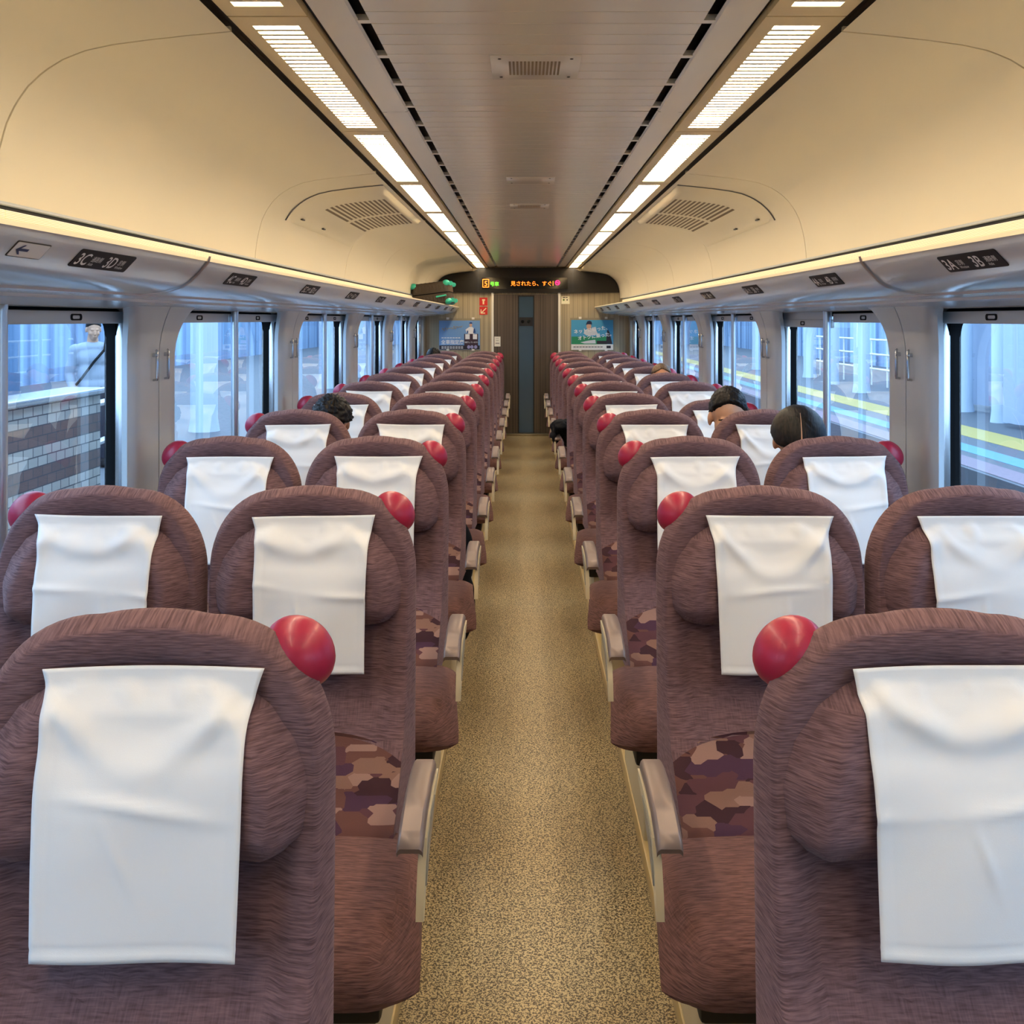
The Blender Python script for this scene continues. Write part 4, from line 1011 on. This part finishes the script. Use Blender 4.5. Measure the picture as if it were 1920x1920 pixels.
S(MB().box((4.70, -8, -0.35), (4.80, 60, -0.083)), 'trim_33', sm('platform_lip', (96, 98, 106), 0.7), 'platform edge lip', smooth=False)
S(MB().box((-12.2, -8, -0.2), (-12, 60, 4.5)), 'wall_station_left', stripes('station_panels', (70, 92, 124), (150, 178, 208), 0.9), 'station wall beyond the left platform', smooth=False)
bpy.data.materials['station_panels'].node_tree.nodes['Mapping'].inputs['Scale'].default_value = (0.1, 1.6, 0.03)
S(MB().box((12, -8, -0.2), (12.2, 60, 4.5)), 'wall_station_right', stripes('station_panels_right', (60, 84, 122), (176, 204, 232), 0.9), 'station wall beyond the right platform', smooth=False)
bpy.data.materials['station_panels_right'].node_tree.nodes['Mapping'].inputs['Scale'].default_value = (0.1, 2.2, 0.03)
S(MB().box((-12.2, 60, -0.2), (12.2, 60.2, 4.5)), 'wall_station_far', bpy.data.materials['station_panels'], 'far station wall', smooth=False)
# tiled stair parapet
m = mat('parapet_tiles', rough=0.35, spec=0.5); n = NT(m)
tc = n.n('ShaderNodeTexCoord'); sx = n.n('ShaderNodeSeparateXYZ'); n.l(tc.outputs['Object'], sx.inputs[0]); cb = n.n('ShaderNodeCombineXYZ'); n.l(sx.outputs['Y'], cb.inputs['X']); n.l(sx.outputs['Z'], cb.inputs['Y'])
br = n.n('ShaderNodeTexBrick'); br.offset = 0.5; br.inputs['Scale'].default_value = 1.0; br.inputs['Brick Width'].default_value = 0.10; br.inputs['Row Height'].default_value = 0.055; br.inputs['Mortar Size'].default_value = 0.0035
br.inputs['Color1'].default_value = lin((206, 204, 200)); br.inputs['Color2'].default_value = lin((180, 178, 176)); br.inputs['Mortar'].default_value = lin((66, 72, 84)); n.l(cb.outputs[0], br.inputs['Vector'])
b2 = n.n('ShaderNodeTexBrick'); b2.offset = 0.5; b2.inputs['Scale'].default_value = 1.0; b2.inputs['Brick Width'].default_value = 0.10; b2.inputs['Row Height'].default_value = 0.055; b2.inputs['Mortar Size'].default_value = 0.0035
b2.inputs['Color1'].default_value = lin((122, 98, 96)); b2.inputs['Color2'].default_value = lin((108, 86, 86)); b2.inputs['Mortar'].default_value = lin((66, 72, 84)); n.l(cb.outputs[0], b2.inputs['Vector'])
def band(lo, hi):
    a = n.n('ShaderNodeMath'); a.operation = 'GREATER_THAN'; n.l(sx.outputs['Z'], a.inputs[0]); a.inputs[1].default_value = lo
    b = n.n('ShaderNodeMath'); b.operation = 'LESS_THAN'; n.l(sx.outputs['Z'], b.inputs[0]); b.inputs[1].default_value = hi
    c = n.n('ShaderNodeMath'); c.operation = 'MULTIPLY'; n.l(a.outputs[0], c.inputs[0]); n.l(b.outputs[0], c.inputs[1]); return c.outputs[0]
ad = n.n('ShaderNodeMath'); ad.operation = 'ADD'; n.l(band(0.825, 0.935), ad.inputs[0]); n.l(band(0.605, 0.715), ad.inputs[1])
mx = n.n('ShaderNodeMix'); mx.data_type = 'RGBA'; n.l(ad.outputs[0], mx.inputs['Factor']); n.l(br.outputs['Color'], mx.inputs['A']); n.l(b2.outputs['Color'], mx.inputs['B']); n.base(mx.outputs['Result'])
pw = empty('stair_parapet', (-2.75, 3.2, -0.08)); tag(pw, 'tiled stair parapet with brown bands outside the left window', 'stair wall'); off_ = -Vector(pw.location)
x = MB().box((-2.85, 0.6, -0.08), (-2.65, 5.85, 1.055)); o = x.build('tiled_wall', m, pw, smooth=False); o.location = off_
x = MB().box((-2.88, 0.58, 1.055), (-2.62, 5.88, 1.09), 0.008); o = x.build('metal_cap', M['rail'], pw); o.location = off_
# handrail beyond the parapet
hr = empty('handrail', (-3.1, 6.6, -0.08)); tag(hr, 'steel handrail behind the end of the tiled parapet', 'handrail'); off_ = -Vector(hr.location)
for z in (0.62, 0.90):
    o = MB().tube([(-2.78, 5.95, z), (-3.05, 6.2, z), (-3.2, 7.6, z)], 0.024, 10).build('rail_tube', M['rail'], hr); o.location = off_
for y in (6.25, 7.5):
    o = MB().tube([(-3.08 - (y - 6.25)*0.08, y, -0.08), (-3.08 - (y - 6.25)*0.08, y, 0.92)], 0.02, 10).build('post', M['rail'], hr); o.location = off_
# columns
cm_ = sm('column_white', (190, 204, 218), 0.5); cd_ = sm('column_blue', (70, 100, 132), 0.5)
def column(x, y, r, m, label, grp): 
    o = MB().tube([(x, y, -0.08), (x, y, 0.1), (x, y, 4.2)], [r*1.15, r, r], 20).build('station_column', m); tag(o, label, 'column', grp)
for i, (x, y) in enumerate(((-5.2, 9.3), (-4.6, 13.5), (-4.6, 17.7), (-4.6, 21.9), (-4.6, 26.1))):
    column(x, y, 0.19, cd_ if i == 0 else cm_, f'{"blue-grey" if i == 0 else "white"} station column, {["behind the tiled parapet", "next beyond the blue-grey one", "third along the left platform", "fourth along the left platform", "farthest along the left platform"][i]}', 'columns on the left platform')
for i, y in enumerate((14.6, 16.4, 18.4, 20.6, 23.2, 26.0, 30.0)):
    column(7.3 + 0.25*(i % 3), y, 0.12 + 0.05*(i % 2), cm_, f'slim white column on the opposite platform, {ORD[i]} from the hanging sheets', 'columns on the right platform')
# white sheets
def sheet(x, y0, y1, z0, z1, label, seed, amp=0.06):
    mb = MB(); rows = []
    for j in range(9):
        z = z0 + (z1 - z0)*j/8
        rows.append([(x + amp*math.sin(7*(y0 + (y1-y0)*i/40) + seed + 0.4*z) + amp*0.4*math.sin(17*(y1-y0)*i/40 + seed*2), y0 + (y1-y0)*i/40 + 0.10*(j/8 - 0.5)*math.sin(seed), z) for i in range(41)])
    mb.loft(rows, False); mb.loft([[(a + 0.004, b, c) for a, b, c in r] for r in rows], False)
    o = mb.build('hanging_sheet', M['sheet'], angle=180); tag(o, label, 'sheet', 'white work sheets on the opposite platform')
M['sheet'] = sm('work_sheet', (166, 178, 198), 0.8)
sheet(7.9, 13.2, 17.5, 0.02, 3.4, 'wide white work sheet at the back across the right track', 1.0)
sheet(7.05, 12.1, 14.15, 0.0, 3.2, 'narrower white work sheet hanging in front across the right track', 2.3, 0.05)
sheet(7.9, 9.0, 12.6, 0.02, 3.4, 'white work sheet nearest the camera across the right track', 4.1)
nb = empty('white_notice_board', (6.9, 12.35, -0.08)); tag(nb, 'white board with red vertical marks beside the hanging sheets', 'board')
o = MB().box((-0.02, -0.30, 1.10), (0.02, 0.30, 1.42), 0.005).build('board_panel', M['white'], nb)
o = MB().tube([(0.03, 0, 0), (0.03, 0, 1.3)], 0.02, 10).build('post', M['rail'], nb)
k_ = MB()
for z in (1.17, 1.22, 1.27, 1.32): k_.box((-0.024, -0.03, z), (-0.02, 0.0, z + 0.03))
k_.build('red_marks', M['red'], nb, smooth=False)
# fence rails on the opposite platform
fr = empty('platform_fence', (8.4, 20, -0.08)); tag(fr, 'white railing standing on the opposite platform behind the columns', 'fence')
for z in (0.4, 0.75, 1.1): MB().tube([(0, -5, z), (0, 8, z)], 0.025, 8).build('rail_tube', M['white'], fr)
for q in range(14): MB().tube([(0, -5 + q, 0), (0, -5 + q, 1.1)], 0.022, 8).build('post', M['white'], fr)
# standing traveller on the left platform
def traveller(label, x, y, z0, H, face, shirt, strap=True):
    root = empty('person', (x, y, z0), face); tag(root, label, 'person'); k = H/1.72
    T = Matrix.Translation(Vector((0, -0.03, 1.595*k))) @ Matrix.Rotation(math.radians(14), 4, 'X')
    b = MB(); head_prims(b, T, True, k); b.tube([T @ Vector((0, 0.02, -0.06)), (0, 0.02, 1.43*k)], [0.05, 0.06], 12)
    def top(mb, g, full):
        for c, r in (((0, 0.02, 1.38), (0.18, 0.09, 0.06)), ((0, 0.02, 1.27), (0.175, 0.115, 0.13)), ((0, 0.01, 1.08), (0.15, 0.105, 0.16)), ((0, 0.01, 0.95), (0.165, 0.115, 0.10))): mb.ell(Vector(c)*k, [q + g for q in r], 18, 12)
        for s in (1, -1):
            a = Vector((s*0.18, 0.02, 1.36))*k; e = Vector((s*0.245, 0.05, 1.08))*k; w = Vector((s*0.22, -0.10, 0.86))*k
            mb.tube([a, (a+e)/2, e], [0.052 + g, 0.046 + g, 0.040 + g], 12); mb.ell(a, [0.055 + g]*3, 12, 8)
            mb.tube([e, w], [0.038 + g, 0.027 + g], 12)
            if full:
                mb.ell(w + Vector((0, -0.012, -0.05)), (0.018, 0.038, 0.05), 12, 8)
                for q, L in ((-1.5, 0.06), (-0.5, 0.075), (0.5, 0.078), (1.5, 0.068)):
                    r0 = w + Vector((0, -0.012 + q*0.017, -0.09)); mb.tube([r0, r0 + Vector((-s*0.006, 0, -L*0.55)), r0 + Vector((-s*0.022, 0, -L*0.95))], [0.009, 0.0085, 0.0075], 8)
                t0 = w + Vector((-s*0.006, -0.045, -0.04)); mb.tube([t0, t0 + Vector((-s*0.008, -0.02, -0.03)), t0 + Vector((-s*0.012, -0.022, -0.058))], [0.011, 0.010, 0.008], 8)
    def leg(mb, g, full):
        for s in (1, -1):
            mb.tube([Vector((s*0.09, 0.01, 0.92))*k, Vector((s*0.10, 0.0, 0.50))*k, Vector((s*0.10, 0.02, 0.09))*k], [0.085 + g, 0.058 + g, 0.040 + g], 14)
            if full: mb.ell((s*0.10*k, -0.04, 0.045), (0.042, 0.12, 0.044), 14, 8)
        mb.ell(Vector((0, 0.01, 0.92))*k, (0.165 + g, 0.115 + g, 0.09), 16, 10)
    top(b, 0, True); leg(b, 0, True); remesh(b, 0.0075, 'body', M['skin'], 3, root)
    t = MB(); top(t, 0.013, False); remesh(t, 0.010, 'shirt', shirt, 4, root, lambda p: 0.006*noise.noise(p*10))
    t = MB(); leg(t, 0.012, False); remesh(t, 0.010, 'trousers', M['navycloth'], 4, root)
    haircap(T, M['hair_black'], root, 62, 96, 130, 0.006, k)
    for s in (1, -1): q = MB(); q.ell((s*0.10*k, -0.045, 0.044), (0.050, 0.130, 0.047), 16, 8); q.build('shoe', M['rubber'], root)
    if strap:
        t = MB(); t.tube([(0.14*k, 0.0, 1.46*k), (0.10*k, -0.125, 1.36*k), (-0.02, -0.150, 1.22*k), (-0.15*k, -0.125, 1.03*k), (-0.20*k, -0.02, 0.94*k)], 0.014, 8); bg_ = t.build('bag_strap', M['rubber'], root)
traveller('traveller in white shirt with black shoulder strap outside the left window', -4.68, 10.2, -0.08, 1.60, math.radians(35), M['whiteshirt'])
# ================================================================== WORLD + OUTPUT
w = bpy.data.worlds.new('sky'); SC.world = w; w.use_nodes = True
bg = w.node_tree.nodes['Background']; bg.inputs['Color'].default_value = (0.50, 0.72, 1.0, 1); bg.inputs['Strength'].default_value = 2.6
SC.view_settings.view_transform = 'Standard'; SC.view_settings.look = 'None'; SC.view_settings.exposure = 1.05; SC.view_settings.gamma = 1.0; SC.view_settings.use_curve_mapping = False
SC.cycles.use_denoising = True; SC.cycles.max_bounces = 10; SC.cycles.diffuse_bounces = 5; SC.cycles.transparent_max_bounces = 12
